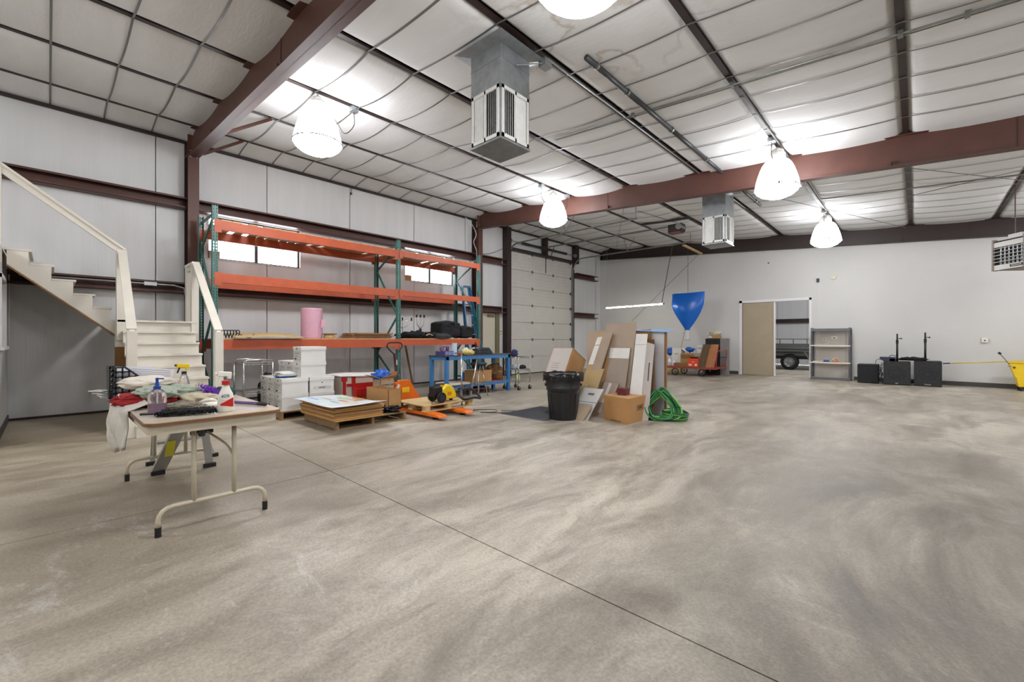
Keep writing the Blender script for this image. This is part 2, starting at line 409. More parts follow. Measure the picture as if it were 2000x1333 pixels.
# far wall with sliding-door opening
OPX0, OPX1, OPZ = -4.40, -2.47, 2.47
wf = struct(MB().box(X0-.2, OPX0, Y1, Y1+.15, -.03, 4.62).box(OPX1, X1+.2, Y1, Y1+.15, -.03, 4.0).box(OPX0, OPX1, Y1, Y1+.15, OPZ, 4.3).build('wall_far', DRY))
MB().prism([(X0-.2, 4.0), (X1+.2, 3.2), (X1+.2, zp(X1+.2)+.3), (X0-.2, zp(X0)+.3)], 'y', Y1+.10, Y1+.2).build('upper_sheathing', DARK, wf)
# drywall rises to the underside of the end rafter
MB().prism([(-9.85, 4.62), (-9.85, 3.9), (X1, 2.6), (X1, 3.34)], 'y', Y1-.006, Y1+.1).build('drywall_board', DRY, wf)
struct(MB().box(-5.55, OPX0-.12, Y1-.012, Y1, 0, .11).build('baseboard_far_left', M('vinyl_cove_base', (70,68,66), .5)))
struct(MB().box(-1.36, X1, Y1-.012, Y1, 0, .11).build('baseboard_far_right', MATS['vinyl_cove_base']))
# room behind, right wall, rear wall
DRY2 = M('rear_wall_paint', (205,201,194), .6, 0, .04, 1)
struct(MB().prism([(Y0-.2, -.03), (Y1+.2, -.03), (Y1+.2, 4.2), (Y0-.2, 4.2)], 'x', X1, X1+.15).build('wall_right', DRY2))
struct(MB().prism([(X0-.2, -.03), (X1+.2, -.03), (X1+.2, zp(X1)+.3), (X0-.2, zp(X0)+.3)], 'y', Y0-.15, Y0).build('wall_back', DRY2))
# rafters and columns
def rafter(y, label, x0=-9.7, x1=X1, dep=.47, mat=STEEL, flw=.16):
    r = thing('steel_rafter', label, 'beam', (x0, y, zp(x0)-dep))
    def zb(x): return zp(x)-dep
    MB().prism([(x0, zb(x0)), (x1, zb(x1)), (x1, zp(x1)-.004), (x0, zp(x0)-.004)], 'y', y-.005, y+.005).build('web', mat, r)
    MB().prism([(x0, zb(x0)), (x1, zb(x1)), (x1, zb(x1)+.012), (x0, zb(x0)+.012)], 'y', y-flw/2, y+flw/2).build('bottom_flange', mat, r)
    MB().prism([(x0, zp(x0)-.018), (x1, zp(x1)-.018), (x1, zp(x1)-.005), (x0, zp(x0)-.005)], 'y', y-flw/2, y+flw/2).build('top_flange', mat, r)
    for xs in (-8.2, -5.28, -.3): 
        if xs < x1: MB().box(xs-.008, xs+.008, y-.06, y-.005, zb(xs)+.014, zb(xs)+.09).build('clip', mat, r)
    b = MB()
    for sx in (-5.3, 1.0, 4.4):
        b.bar((sx, y-.006, zb(sx)+.012), (sx, y-.006, zp(sx)-.02), .004, .01)
    b.build('weld_seam', PURL, r)
    return r
rf1 = rafter(FRY[0], 'nearest rust-red roof rafter crossing the top left of the photo', flw=.17)
rf2 = rafter(FRY[1], 'middle rust-red roof rafter running behind the duct and lamps')
rf3 = rafter(FRY[2], 'far rust-red roof rafter along the top of the end wall', dep=.46, x0=-9.85, mat=PURL)
for rr, y, xs in ((rf1, FRY[0], (-9.4,-7.86)), ):
    for x in xs:
        MB().bar((x, y+.08, zp(x)-.46), (x, y+.72, zp(x)-.01), .05, .006, up=(1,0,0)).bar((x+.02, y+.08, zp(x)-.44), (x+.02, y+.72, zp(x)+.005), .006, .05, up=(1,0,0)).build('flange_brace', STEEL, rr)
def column(y, label, h=4.62):
    c = thing('steel_column', label, 'column', (-9.83, y, 0))
    MB().box(-9.99, -9.70, y-.006, y+.006, 0.012, h).build('web', STEEL, c)
    MB().box(-9.705, -9.692, y-.085, y+.085, 0.012, h).build('inner_flange', STEEL, c)
    MB().box(-9.999, -9.985, y-.085, y+.085, 0.012, h+.35).build('outer_flange', PURL, c)
    MB().box(-10, -9.66, y-.1, y+.1, 0, .014).build('base_plate', PURL, c)
    b = MB().box(-9.99, -9.68, y-.085, y+.085, h-.012, h+.004)
    b.box(-9.76, -9.74, y-.08, y+.08, h+.004, h+.43).build('end_plate', STEEL, c)
    b = MB()
    for dy in (-.05, .05):
        for z in (h-.05, h+.06, h+.38): b.cyl((-9.69, y+dy, z), (-9.675, y+dy, z), .014, n=6)
    b.build('bolts', GALV, c); return c
column(FRY[0], 'rust-red steel column just left of the pallet rack'); column(FRY[1], 'rust-red steel column beside the plain walk-out door')
# ------------------------------------------------------------------ high-bay lamps
PIPE0 = M('dark_rim_band', (84,84,82), .5)
LENS = M('glowing_acrylic', (250,251,255), .3, emit=LAMP_E)
LENSD = M('glowing_acrylic_dome', (250,251,255), .3, emit=LAMP_E*.33)
BALL = M('cast_ballast_housing', (196,194,188), .5, .3, .2, 12, .1, 40)
def lamp_proto():
    t = thing('high_bay_lamp', 'x', 'lamp', (0,0,0))
    dome = [(.11,.47),(.14,.465),(.18,.44),(.215,.39),(.25,.31),(.28,.22),(.305,.13),(.325,.03),(.33,0)]
    MB().lathe(dome, n=32, cap=False).build('dome', LENSD, t, smooth=True, local=True)
    MB().lathe([(.329,-.002),(.30,-.05),(.24,-.10),(.15,-.14),(.06,-.155),(.002,-.157)], n=32, cap=False).build('lens', LENS, t, smooth=True, local=True)
    MB().tube([(.334*math.cos(2*PI*k/40), .334*math.sin(2*PI*k/40), 0) for k in range(40)], .008, 6, closed=True).build('rim_clamp', PIPE0, t, smooth=True, local=True)
    MB().lathe([(.12,.455),(.125,.50),(.125,.57),(.10,.60),(.10,.63),(.06,.66),(.03,.665)], n=10).build('ballast_housing', BALL, t, local=True)
    b = MB()
    for k in range(4):
        a = 2*PI*k/4+.3; b.bar((.335*math.cos(a), .335*math.sin(a), -.02), (.335*math.cos(a), .335*math.sin(a), .03), .02, .012)
    b.build('clips', GALVD, t, local=True)
    MB().tube([(0,0,.665),(0,0,.69)], .012, 6).tube([(.02*math.cos(2*PI*k/12), 0, .712+.022*math.sin(2*PI*k/12)) for k in range(12)], .004, 5, closed=True).build('hook', GALVD, t, local=True)
    return t
lp = lamp_proto(); first = True
LROWS = [(-6.33, 2.66, 'glowing dome lamp left of the big square duct', (.55, .0)), (-6.33, 8.22, 'glowing dome lamp above the pallet rack end, near the middle column', (-.45, .0)),
    (-1.70, 2.52, 'glowing dome lamp cut off by the top edge of the photo', None), (-1.70, 8.28, 'glowing dome lamp hanging in front of the middle rafter, right of centre', (-.35, .0)),
    (-1.70, 13.6, 'farthest glowing dome lamp, above the end wall', (-.3, .0)),
    (2.95, 2.6, 'glowing dome lamp over the near right of the hall, outside the photo', None), (2.95, 8.3, 'glowing dome lamp over the right side of the hall, outside the photo', None),
    (2.95, 13.6, 'glowing dome lamp in the far right of the hall, outside the photo', None), (-1.70, -3.2, 'glowing dome lamp behind the camera', None), (2.95, -3.2, 'glowing dome lamp behind the camera to the right', None), (-6.33, -3.2, 'unseen glowing dome lamp added over the office block to brighten the left bay', None)]  # lamp over the office block is an unseen extra that brightens the left bay
for x, y, lab, box in LROWS:
    t = lp if first else copy_tree(lp); first = False
    zt = zp(x)-.006
    place(t, (x, y, zt-.735), 0, lab, 'high bay lamps under the roof')
    if box:
        by = y+box[0]
        jb = MB().box(x-.05, x+.05, by-.055, by+.055, zt-.075, zt-.002).build('junction_box', GALV, t)
        hk = (x, y, zt-.07)
        pts = spline([(x, y, zt-.075), (x+.03, (y+by)/2-.02*(1 if box[0]>0 else -1), zt-.33), (x+.02, y+(by-y)*.72, zt-.46 if box[0] > 0 else zt-.40), (x, by, zt-.28), (x, by, zt-.08)], 8)
        MB().tube(pts, .006, 5).build('power_cord', RUB, t, smooth=True)
# ------------------------------------------------------------------ ducts
def duct(x0, x1, y0, y1, zb, label, louvre=True):
    zt = zp((x0+x1)/2)-.02; D = thing('air_duct', label, 'duct', ((x0+x1)/2, (y0+y1)/2, zb))
    s0, s1 = x0+.012, x1-.012; q0, q1 = y0+.012, y1-.012
    MB().box(x0, x1, y0, y1, zb+.62, zt).build('duct_body', GALV, D)
    b = MB(); f = .035
    for (a, c) in ((x0, x0+f), (x1-f, x1)):
        for (d, e) in ((y0, y0+f), (y1-f, y1)): b.box(a, c, d, e, zb+.02, zb+.62)
    b.box(x0-.004, x1+.004, y0-.004, y1+.004, zb+.60, zb+.63)
    b.build('corner_posts', GALV, D)
    MB().box(x0-.008, x1+.008, y0-.008, y1+.008, zb, zb+.022).build('bottom_pan', GALV, D)
    b = MB()  # X crease on the pan
    b.add([(x0,y0,zb), (x1,y0,zb), (x1,y1,zb), (x0,y1,zb), ((x0+x1)/2,(y0+y1)/2,zb-.012)], [(0,4,1),(1,4,2),(2,4,3),(3,4,0)])
    b.build('pan_crease', GALV, D)
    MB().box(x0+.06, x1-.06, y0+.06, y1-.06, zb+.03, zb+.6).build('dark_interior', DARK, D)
    GR = M('white_grille', (205,205,200), .45, .2, .1, 10)
    for side in range(4 if louvre else 0):
        fr = MB(); n = 12
        if side in (0, 2):
            yy = y0-.004 if side == 0 else y1+.004; w = x1-x0
            fr.box(x0+.02, x1-.02, yy-.006, yy+.006, zb+.56, zb+.60).box(x0+.02, x1-.02, yy-.006, yy+.006, zb+.03, zb+.07).box(x0+.02, x0+.05, yy-.006, yy+.006, zb+.03, zb+.6).box(x1-.05, x1-.02, yy-.006, yy+.006, zb+.03, zb+.6).box((x0+x1)/2-.012, (x0+x1)/2+.012, yy-.006, yy+.006, zb+.03, zb+.6)
            g_ = fr.build('grille_frame', GR, D)
            for k in range(n):
                xx = x0+.06+(w-.12)*(k+.5)/n
                open_ = (k >= n//2) if side == 0 else k < n//2
                an = R(-44 if open_ else 12)
                MB().bc((xx, yy+.008, zb+.315), (.034, .003, .49), Matrix.Rotation(an, 3, 'Z')).build('louvre', GR, g_)
        else:
            xx = x1+.004 if side == 1 else x0-.004; w = y1-y0
            fr.box(xx-.006, xx+.006, y0+.02, y1-.02, zb+.56, zb+.60).box(xx-.006, xx+.006, y0+.02, y1-.02, zb+.03, zb+.07).box(xx-.006, xx+.006, y0+.02, y0+.05, zb+.03, zb+.6).box(xx-.006, xx+.006, y1-.05, y1-.02, zb+.03, zb+.6).box(xx-.006, xx+.006, (y0+y1)/2-.012, (y0+y1)/2+.012, zb+.03, zb+.6)
            g_ = fr.build('grille_frame', GR, D)
            for k in range(n):
                y_ = y0+.06+(w-.12)*(k+.5)/n
                an = R(-44 if k < n//2 else 78)
                MB().bc((xx-.008, y_, zb+.315), (.034, .003, .49), Matrix.Rotation(an, 3, 'Z')).build('louvre', GR, g_)
    zf = zt-.10
    fl_ = .14
    def zr(x): return zp(x)-.09
    b = MB().add([(x0-fl_,y0-fl_,zr(x0)), (x1+fl_,y0-fl_,zr(x1)), (x1+fl_,y1+fl_,zr(x1)), (x0-fl_,y1+fl_,zr(x0)), (x0,y0,zr(x0)-.02), (x1,y0,zr(x1)-.02), (x1,y1,zr(x1)-.02), (x0,y1,zr(x0)-.02)],
        [(0,1,5,4),(1,2,6,5),(2,3,7,6),(3,0,4,7)])
    b.build('ceiling_flange', GALV, D, solid=.004)
    MB().box(x0-.004, x1+.004, y0-.004, y1+.004, zt-.26, zt-.245).build('seam_strip', GALV, D)
    return D
duct(-3.80, -3.32, 3.37, 3.85, 3.44, 'large galvanized air duct with louvred bottom hanging in front, top centre')
duct(-3.46, -2.98, 9.86, 10.42, 3.30, 'smaller-looking galvanized air duct hanging beyond the middle rafter')
# ------------------------------------------------------------------ ceiling services
PIPE = M('dark_pipe', (70,72,72), .45, .4, .2, 10)
pp = thing('roof_pipe', 'dark jointed pipe strapped under the roof, right of the big duct', 'pipe', (-2.78, 8, 4.5))
for a, c in ((4.22, 5.2), (5.2, 6.6), (6.6, 8.1), (8.1, 9.7), (9.7, 11.85)):
    MB().cyl((-2.78, a+.01, zp(-2.78)-.07), (-2.78, c-.01, zp(-2.78)-.07), .034 if a < 8 else .03, n=12).build('pipe_length', PIPE, pp, smooth=True)
for y in (4.45, 5.2, 6.6, 8.1, 9.7, 11.4): MB().cyl((-2.78, y-.02, zp(-2.78)-.07), (-2.78, y+.02, zp(-2.78)-.07), .042, n=12).build('coupling', GALVD, pp)
def zz(x, d=.05): return zp(x)-d
cd = thing('conduit', 'thin twin steel conduit crossing under the purlins, right half of the roof', 'conduit', (-1.7, 5.86, zz(-1.7)))
xs = [-4.5, -3.22, -1.7, -.12, 1.45, 3.0, 4.55]
MB().tube([(x, 5.86, zz(x)) for x in xs], .011, 6).build('conduit_run', GALVD, cd); MB().tube([(x, 5.91, zz(x)) for x in xs], .008, 6).build('conduit_run', GALVD, cd)
b = MB()
for x in (-3.05, -1.7, -.12, .35): b.box(x-.02, x+.02, 5.84, 5.93, zz(x)-.012, zz(x)+.03)
b.build('conduit_clips', GALVD, cd)
c2 = thing('conduit', 'steel conduit running along the purlin from the big duct to the far bay', 'conduit', (-3.18, 8, zz(-3.18)))
MB().tube([(-3.165, y, zz(-3.165)) for y in (4.0, 8.85)], .011, 6).tube([(-3.165, 9.1, zz(-3.165)), (-3.165, 12, zz(-3.165))], .011, 6).build('conduit_run', GALV, c2)
MB().box(-3.26, -3.16, 3.95, 4.07, zz(-3.2)-.09, zz(-3.2)).build('junction_box', GALV, c2)
MB().tube(spline([(-3.30, 3.6, 4.33), (-3.26, 3.68, 4.36), (-3.24, 3.86, 4.44), (-3.21, 3.97, 4.49)]), .01, 6).build('flexible_whip', GALV, c2, smooth=True)
c3 = thing('conduit', 'steel conduit along the lamp purlin with a bend in the far bay', 'conduit', (-1.64, 9, zz(-1.64)))
MB().tube([(-1.64, 6.0, zz(-1.64)), (-1.64, 8.85, zz(-1.64))], .011, 6).tube([(-1.64, 9.12, zz(-1.64)), (-1.64, 13.2, zz(-1.64))], .011, 6).tube([(-1.60, 9.12, zz(-1.6)), (-1.60, 11.95, zz(-1.6)), (-1.55, 12.0, zz(-1.5)), (1.45, 12.02, zz(1.45)), (4.5, 12.02, zz(4.5))], .013, 6).build('conduit_run', GALVD, c3)
for k, (a, c, lab) in enumerate((((-3.1, 9.1), (-.2, 15.7), 'thin cross-brace rod under the far bay roof running away to the right'), ((-.08, 12.2), (4.6, 9.1), 'thin cross-brace rod under the far bay roof near the right edge'), ((-1.0, 9.1), (4.6, 15.9), 'thin long cross-brace rod under the far bay roof, right side'), ((-4.9, 9.1), (-8.6, 15.2), 'thin cross-brace rod over the garage door operator'))):
    tag(MB().cyl((a[0], a[1], zp(a[0])-.16), (c[0], c[1], zp(c[0])-.16), .007, n=6).build('brace_rod', GALVD, loc=(a[0], a[1], zp(a[0])-.16)), lab, 'rod')
# ------------------------------------------------------------------ overhead sectional door
DOORW = M('white_steel_door', (203,200,192), .45, 0, .05, 3, .03, 30)
od = sroot('door_1', (X0, 12.33, 0))
ya, yb = OHD[0], OHD[1]; nsec = 7; hs = 4.2/nsec
for k in range(nsec):
    z0 = k*hs; b = MB(); nr = 5; xb = X0-.05
    for r in range(nr):
        a = z0+.004+(hs-.008)*r/nr; c = z0+.004+(hs-.008)*(r+1)/nr
        b.box(xb, X0-.012, ya, yb, a+.007, c-.007)
    b.box(xb, X0-.018, ya, yb, z0+.004, z0+hs-.004)
    s = b.build('door_section', DOORW, od)
    for y in (ya+.06, ya+1.25, yb-1.17, yb-.06):
        MB().box(X0-.012, X0+.012, y-.03, y+.03, z0+hs-.05, z0+hs+.05).cyl((X0+.014, y-.03, z0+hs), (X0+.014, y+.03, z0+hs), .016, n=6).build('hinge', GALVD if y not in (ya+.06, yb-.06) else PIPE, s)
MB().box(X0-.03, X0-.0, ya, yb, 0, .03).build('bottom_seal', RUB, od)
tr = thing('door_track', 'steel guide tracks and spring bar of the white overhead door', 'door track', (X0+.07, 12.33, 0))
for y, s in ((ya-.05, 1), (yb+.05, -1)):
    MB().box(X0+.01, X0+.06, y-.03, y+.03, 0, 4.0).build('vertical_track', GALVD, tr)
    pts = [(X0+.08, y, 3.95)]+[(X0+.08+.42*(1-math.cos(a)), y, 3.95+.42*math.sin(a)) for a in [R(15*k) for k in range(1,7)]]+[(-5.33, y, 4.37)]
    MB().tube(pts, .026, 6).build('curved_track', GALVD, tr)
    MB().bar((-5.36, y, 4.40), (-5.36, y, zp(-5.3)-.01), .03, .005).bar((-7.6, y, 4.38), (-7.75, y, zp(-7.7)-.0), .03, .005).bar((-7.6, y, 4.38), (-7.3, y, zp(-7.3)-.05), .03, .005).build('track_hanger', GALV, tr)
MB().cyl((X0+.15, ya-.1, 4.50), (X0+.15, yb+.12, 4.50), .014, n=8).build('torsion_shaft', GALVD, tr)
for a, c in ((11.05, 12.22), (12.45, 13.62)): MB().tube([(X0+.15, a+(c-a)*k/40, 4.50) for k in range(41)], lambda t: .042+.004*math.sin(t*260), 10).build('torsion_spring', BLACK, tr)
for y in (ya-.04, yb+.06): MB().cyl((X0+.15, y-.025, 4.5), (X0+.15, y+.025, 4.5), .07, n=14).build('cable_drum', GALVD, tr)
MB().box(X0+.02, X0+.17, 12.28, 12.42, 4.40, 4.58).build('center_bracket', PIPE, tr)
op = thing('door_operator', 'black motor unit hung from a rail above the white overhead door', 'door opener', (-4.95, 12.35, 4.3))
MB().bar((-9.75, 12.31, 4.55), (-5.1, 12.31, 4.50), .012, .03).bar((-9.75, 12.39, 4.55), (-5.1, 12.39, 4.50), .012, .03).build('rail', GALVD, op)
MB().bar((-6.1, 12.28, zp(-6.1)-.10), (-4.65, 12.28, zp(-4.7)-.06), .06, .06).build('support_angle', PIPE, op)
MB().box(-5.25, -4.85, 12.2, 12.5, 4.30, 4.52).build('motor_housing', BLACK, op, bevel=.02)
MB().cyl((-4.92, 12.14, 4.42), (-4.92, 12.5, 4.42), .085, n=14).build('motor', GALVD, op, smooth=False)
MB().box(-5.25, -4.9, 12.22, 12.48, 4.27, 4.31).build('red_base', M('dull_red_metal', (120,50,44), .5), op)
MB().tube(spline([(-5.0, 12.3, 4.55), (-5.3, 11.9, 4.66), (-5.35, 11.2, 4.64), (-5.5, 10.8, 4.68)]), .006, 5).build('wire', RUB, op)
MB().bar((X0+.12, 12.38, 3.62), (X0+.12, 12.38, 4.36), .03, .012).bar((X0+.12, 12.38, 4.14), (-9.62, 12.35, 4.2), .02, .02).bar((-9.62, 12.35, 4.2), (-9.48, 12.35, 4.52), .02, .02).build('door_arm', PIPE, op)
tag(MB().tube(catenary((-5.35, 12.9, 4.2), (-6.35, 12.6, 4.5), .02), .004, 4).build('pull_rope', RUB, loc=(-6, 12.8, 4.3)), 'short slack rope beside the garage door motor', 'rope') if False else None
# ------------------------------------------------------------------ walk-out door
FRM = M('olive_door_frame', (112,106,78), .5, 0, .06, 4)
dm = sroot('door_2', (X0, 9.55, 0))
MB().box(X0-.04, X0-.0, 9.14, 9.90, .01, 2.04).build('door_leaf', M('beige_door_leaf', (198,192,172), .45, 0, .04, 3), dm)
MB().box(X0-.05, X0+.05, 9.90, 10.06, 0, 2.08).box(X0-.05, X0+.03, 9.06, 9.14, 0, 2.08).box(X0-.05, X0+.03, 9.06, 10.06, 2.04, 2.10).build('door_frame', FRM, dm)
MB().box(X0+.005, X0+.05, 9.55, 9.82, 1.93, 2.0).bar((X0+.05, 9.58, 2.0), (X0+.07, 9.8, 2.02), .02, .02).build('door_closer', M('bronze_closer', (120,104,84), .4, .5), dm)
MB().box(X0+.005, X0+.01, 9.24, 9.32, .95, 1.15).cyl((X0+.01, 9.28, 1.05), (X0+.06, 9.28, 1.05), .025, n=10).build('door_handle', CHROME, dm)
sw = thing('wall_switch', 'cream double switch plate between the walk-out door and garage door post', 'switch', (X0+.01, 10.16, 1.46))
MB().box(X0, X0+.02, 10.07, 10.24, 1.40, 1.53).build('switch_plate', M('cream_plastic', (214,208,176), .5), sw, bevel=.004)
for y in (10.12, 10.19): MB().box(X0+.02, X0+.03, y-.014, y+.014, 1.44, 1.49).build('toggle', M('grey_toggle', (120,118,104), .5), sw)
# ------------------------------------------------------------------ tapping the far wall: sliding door, trim
TANP = M('tan_door_panel', (168,155,130), .55, 0, .05, 3, .03, 60)
ds = sroot('door_3', (-3.4, Y1, 0))
MB().box(OPX0, OPX0+.97, Y1+.04, Y1+.08, .01, OPZ-.02).build('sliding_panel', TANP, ds)
MB().box(OPX0+.945, OPX0+.99, Y1+.02, Y1+.10, 0, OPZ).build('door_stile', M('white_trim_paint', (226,222,222), .45), ds)
WTR = MATS['white_trim_paint']
struct(MB().box(OPX0-.09, OPX0, Y1-.012, Y1+.06, 0, OPZ+.10).box(OPX1, OPX1+.06, Y1-.012, Y1+.06, 0, OPZ+.06).box(OPX0-.09, OPX1+.06, Y1-.012, Y1+.1, OPZ-.01, OPZ+.07).build('trim_2', WTR))
# room beyond: floor strip, back wall with a dark girt
BX0, BX1, BY = -9.0, 3.0, 24.0
struct(MB().box(BX0, BX1, Y1+.15, BY, -.04, -.002).build('floor_2', FLOOR))
bw = struct(MB().box(BX0, BX1, BY, BY+.1, 0, 4.6).build('wall_2', FACING))
MB().box(BX0, BX1, BY-.15, BY, 1.98, 2.16).build('girt', PURL, bw)
for x in (-4.9, -3.7, -2.6): MB().box(x-.004, x+.004, BY-.004, BY, 0, 4.6).build('seam', STRAP, bw)
struct(MB().box(BX0-.1, BX0, Y1+.15, BY, 0, 4.6).build('wall_3', FACING)); struct(MB().box(BX1, BX1+.1, Y1+.15, BY, 0, 4.6).build('wall_4', FACING))
struct(MB().box(BX0-.1, BX1+.1, Y1+.15, BY+.1, 4.6, 4.7).build('ceiling_2', ROOFV))
t = copy_tree(lp); place(t, (-3.2, 19.5, 3.858), 0, 'glowing dome lamp in the room behind the sliding door, hidden from view', 'lamps in the back room')
t = copy_tree(lp); place(t, (-.2, 19.5, 3.858), 0, 'second glowing dome lamp in the room behind the sliding door, hidden from view', 'lamps in the back room')
# ------------------------------------------------------------------ corner angle shelves on the short return wall
# ------------------------------------------------------------------ mezzanine office block behind the stairs
mz = sroot('wall_office', (-8.8, -3, 0))
MB().box(-9.98, -9.19, -.52, -.42, 0, 2.26).box(-9.19, -8.2, -.52, -.42, 0, 1.13).box(-9.19, -8.2, -.52, -.42, 2.05, 2.26).box(-8.2, -7.6, -.52, -.42, 0, 2.26).build('front_wall', DRY, mz)
MB().box(-7.7, -7.6, Y0, -.52, 0, 2.26).build('side_wall', DRY, mz); MB().box(-9.98, -7.6, Y0, -.42, 2.26, 2.46).build('mezzanine_deck', WPAINT, mz)
MB().box(-9.95, -7.6, -.42, -.405, 0, .1).build('cove_base', MATS['vinyl_cove_base'], mz)
w3 = struct(MB().box(-9.19, -9.13, -.46, -.39, 1.13, 2.05).box(-8.26, -8.2, -.46, -.39, 1.13, 2.05).box(-9.22, -8.17, -.46, -.37, 1.10, 1.14).box(-9.19, -8.2, -.46, -.39, 2.0, 2.06).build('window_3', WTR))
MB().box(-9.13, -8.26, -.45, -.44, 1.14, 2.0).build('pane', MATS['window_glass'], w3)
tag(MB().tube([(-9.87, -.40, 2.2), (-9.87, -.40, 1.14)], .008, 6).build('window_cord', WTR, loc=(-9.87, -.40, 1.14)), 'white cord hanging beside the office window at the left edge', 'cord')
# ------------------------------------------------------------------ staircase
st = thing('staircase', 'white painted wooden staircase turning at a landing against the left wall', 'staircase', (-8.69, 1.15, 0))
LZ = 1.525; r1 = LZ/9
for k in range(1, 9):
    x = -8.69+.20*k; z = LZ-r1*k
    MB().box(x-.23, x+.0, .745, 1.635, z-.032, z).build('tread', WPAINT, st, bevel=.004)
for k in range(0, 9):
    x = -8.69+.20*k-.03; z = LZ-r1*k
    MB().box(x-.018, x, .75, 1.63, z-r1+.0, z-.034).build('riser', WPAINT, st)
MB().box(-9.97, -8.66, .70, 1.66, LZ-.03, LZ).build('landing_deck', WPAINT, st)
MB().box(-9.97, -8.71, .72, 1.64, LZ-.22, LZ-.03).build('landing_frame', WPAINT, st)
saw = [(-8.72, LZ-.05)]
for k in range(1, 9): saw += [(-8.735+.20*(k-1), LZ-r1*k-.034), (-8.735+.20*k, LZ-r1*k-.034)]
saw += [(-7.25, 0), (-8.72, 1.15)]
for y in (.80, 1.58): MB().prism(saw, 'y', y-.018, y+.018).build('carriage', WPAINT, st)
MB().box(-8.80, -8.74, .68, .80, 1.12, LZ-.03).build('support_post_top', WPAINT, st); MB().box(-8.80, -8.74, .68, .80, 0, 1.12).build('support_post', CARDD, st)
# upper flight
SY_ = [.66,.475,.275,.06,-.155]; SZ_ = [1.717,1.90,2.09,2.28,2.462]
for i, (y, z) in enumerate(zip(SY_, SZ_)):
    yb_ = (SY_[i+1]-.03) if i < 4 else -.405
    MB().box(-9.96, -8.86, yb_, y, z-.03, z).build('tread', WPAINT, st, bevel=.004)
    MB().box(-9.96, -8.90, y-.045, y-.03, (SZ_[i-1] if i else LZ), z-.03).build('riser', WPAINT, st)
prof = [(.70, 1.30), (.70, LZ), (.63, LZ), (.63, 1.685), (.445, 1.685), (.445, 1.87), (.245, 1.87), (.245, 2.06), (.03, 2.06), (.03, 2.25), (-.185, 2.25), (-.185, 2.43), (-.38, 2.43), (-.38, 2.24)]
MB().prism(prof, 'x', -8.90, -8.865).build('stair_skirt', WPAINT, st)
MB().bar((-8.895, .70, 1.29), (-8.895, -.38, 2.235), .06, .03).build('carriage', CARDD, st)
# handrails
def rail(b, a, c, w=.04, h=.10): b.bar(a, c, w, h); b.bar((a[0],a[1],a[2]+h/2+.015), (c[0],c[1],c[2]+h/2+.015), .10, .03)
b = MB(); rail(b, (-8.70, .755, 2.50), (-7.2, .715, 1.30), .05, .09); b.build('handrail', WPAINT, st)
b = MB(); rail(b, (-8.70, 1.66, 2.44), (-7.2, 1.64, 1.30), .05, .09); b.build('handrail', WPAINT, st)
b = MB(); rail(b, (-8.80, .80, 2.53), (-8.80, -.60, 3.62), .05, .09); b.build('handrail', WPAINT, st)
MB().box(-8.78, -8.66, .69, .80, 1.22, 2.56).build('newel_post', WPAINT, st, bevel=.004)
MB().box(-8.76, -8.67, 1.60, 1.70, 1.20, 2.48).build('newel_post', WPAINT, st, bevel=.004)
MB().box(-9.17, -9.08, 1.60, 1.70, 1.50, 2.46).box(-9.2, -8.66, 1.60, 1.70, 2.46, 2.50).box(-9.12, -8.72, 1.62, 1.66, 2.38, 2.46).build('landing_guard', WPAINT, st)
for y in (.715, 1.64): MB().box(-7.26, -7.15, y-.05, y+.05, 0, 1.34).build('newel_post', WPAINT, st, bevel=.004)
MB().box(-8.86, -8.76, -.50, -.42, 2.46, 3.5).build('newel_post', WPAINT, st)
# conduit on lower girt
c4 = thing('conduit', 'pale conduit with junction box along the lower wall girt behind the stairs', 'conduit', (-9.78, 1, 2.2))
MB().tube([(-9.76, -.3, 2.2), (-9.76, 1.55, 2.2), (-9.72, 1.68, 2.16), (-9.66, 1.7, 2.0)], .014, 6).build('conduit_run', GALV, c4)
MB().box(-9.79, -9.74, 1.13, 1.30, 2.17, 2.23).build('junction_box', GALV, c4)
# ------------------------------------------------------------------ pallet rack
rk = thing('pallet_rack', 'tall two-bay pallet rack with green posts and orange beams', 'rack', (-8.98, 4.84, 0))
XF, XB = -8.5, -9.45; PY = [1.88, 5.36, 7.8]
GRNH = M('post_hole', (12,20,20), .8)
def rpost(x, y, h=3.45):
    b = MB(); b.box(x-.038, x+.038, y-.040, y-.037, 0.006, h).box(x-.038, x+.038, y+.037, y+.040, 0.006, h)
    b.box(x-.038, x+.038, y-.04, y+.04, 0, .006)
    p = MB(); s = 1 if x == XF else -1
    # slotted face: strips between teardrop slots (two columns)
    fx = x+.038*s; n = int(h/.0508)
    ys = [-.040, -.026, -.014, .014, .026, .040]
    for a, c in ((-.040,-.026), (-.014,.014), (.026,.040)): p.box(fx-.0015, fx+.0015, y+a, y+c, .0, h)
    for k in range(n+1):
        z = k*.0508; 
        for a, c in ((-.026,-.014), (.014,.026)): p.box(fx-.0015, fx+.0015, y+a, y+c, z, min(z+.026, h))
    o = b.build('upright', GRN, rk); p.build('slotted_face', GRN, o); return o
for y in PY: rpost(XF, y); rpost(XB, y)
for y in PY:
    for a, c in ((.25, .9), (1.75, .9), (1.75, 2.85), (3.3, 2.85), ):
        MB().bar((XF-.03, y, a), (XB+.03, y, c), .03, .035).build('diagonal_brace', GRN, rk)
    for z in (.2, 3.32): MB().bar((XF-.03, y, z), (XB+.03, y, z), .03, .035).build('horizontal_brace', GRN, rk)
BZ = [(1.055, 1.225), (2.175, 2.336), (3.058, 3.215)]
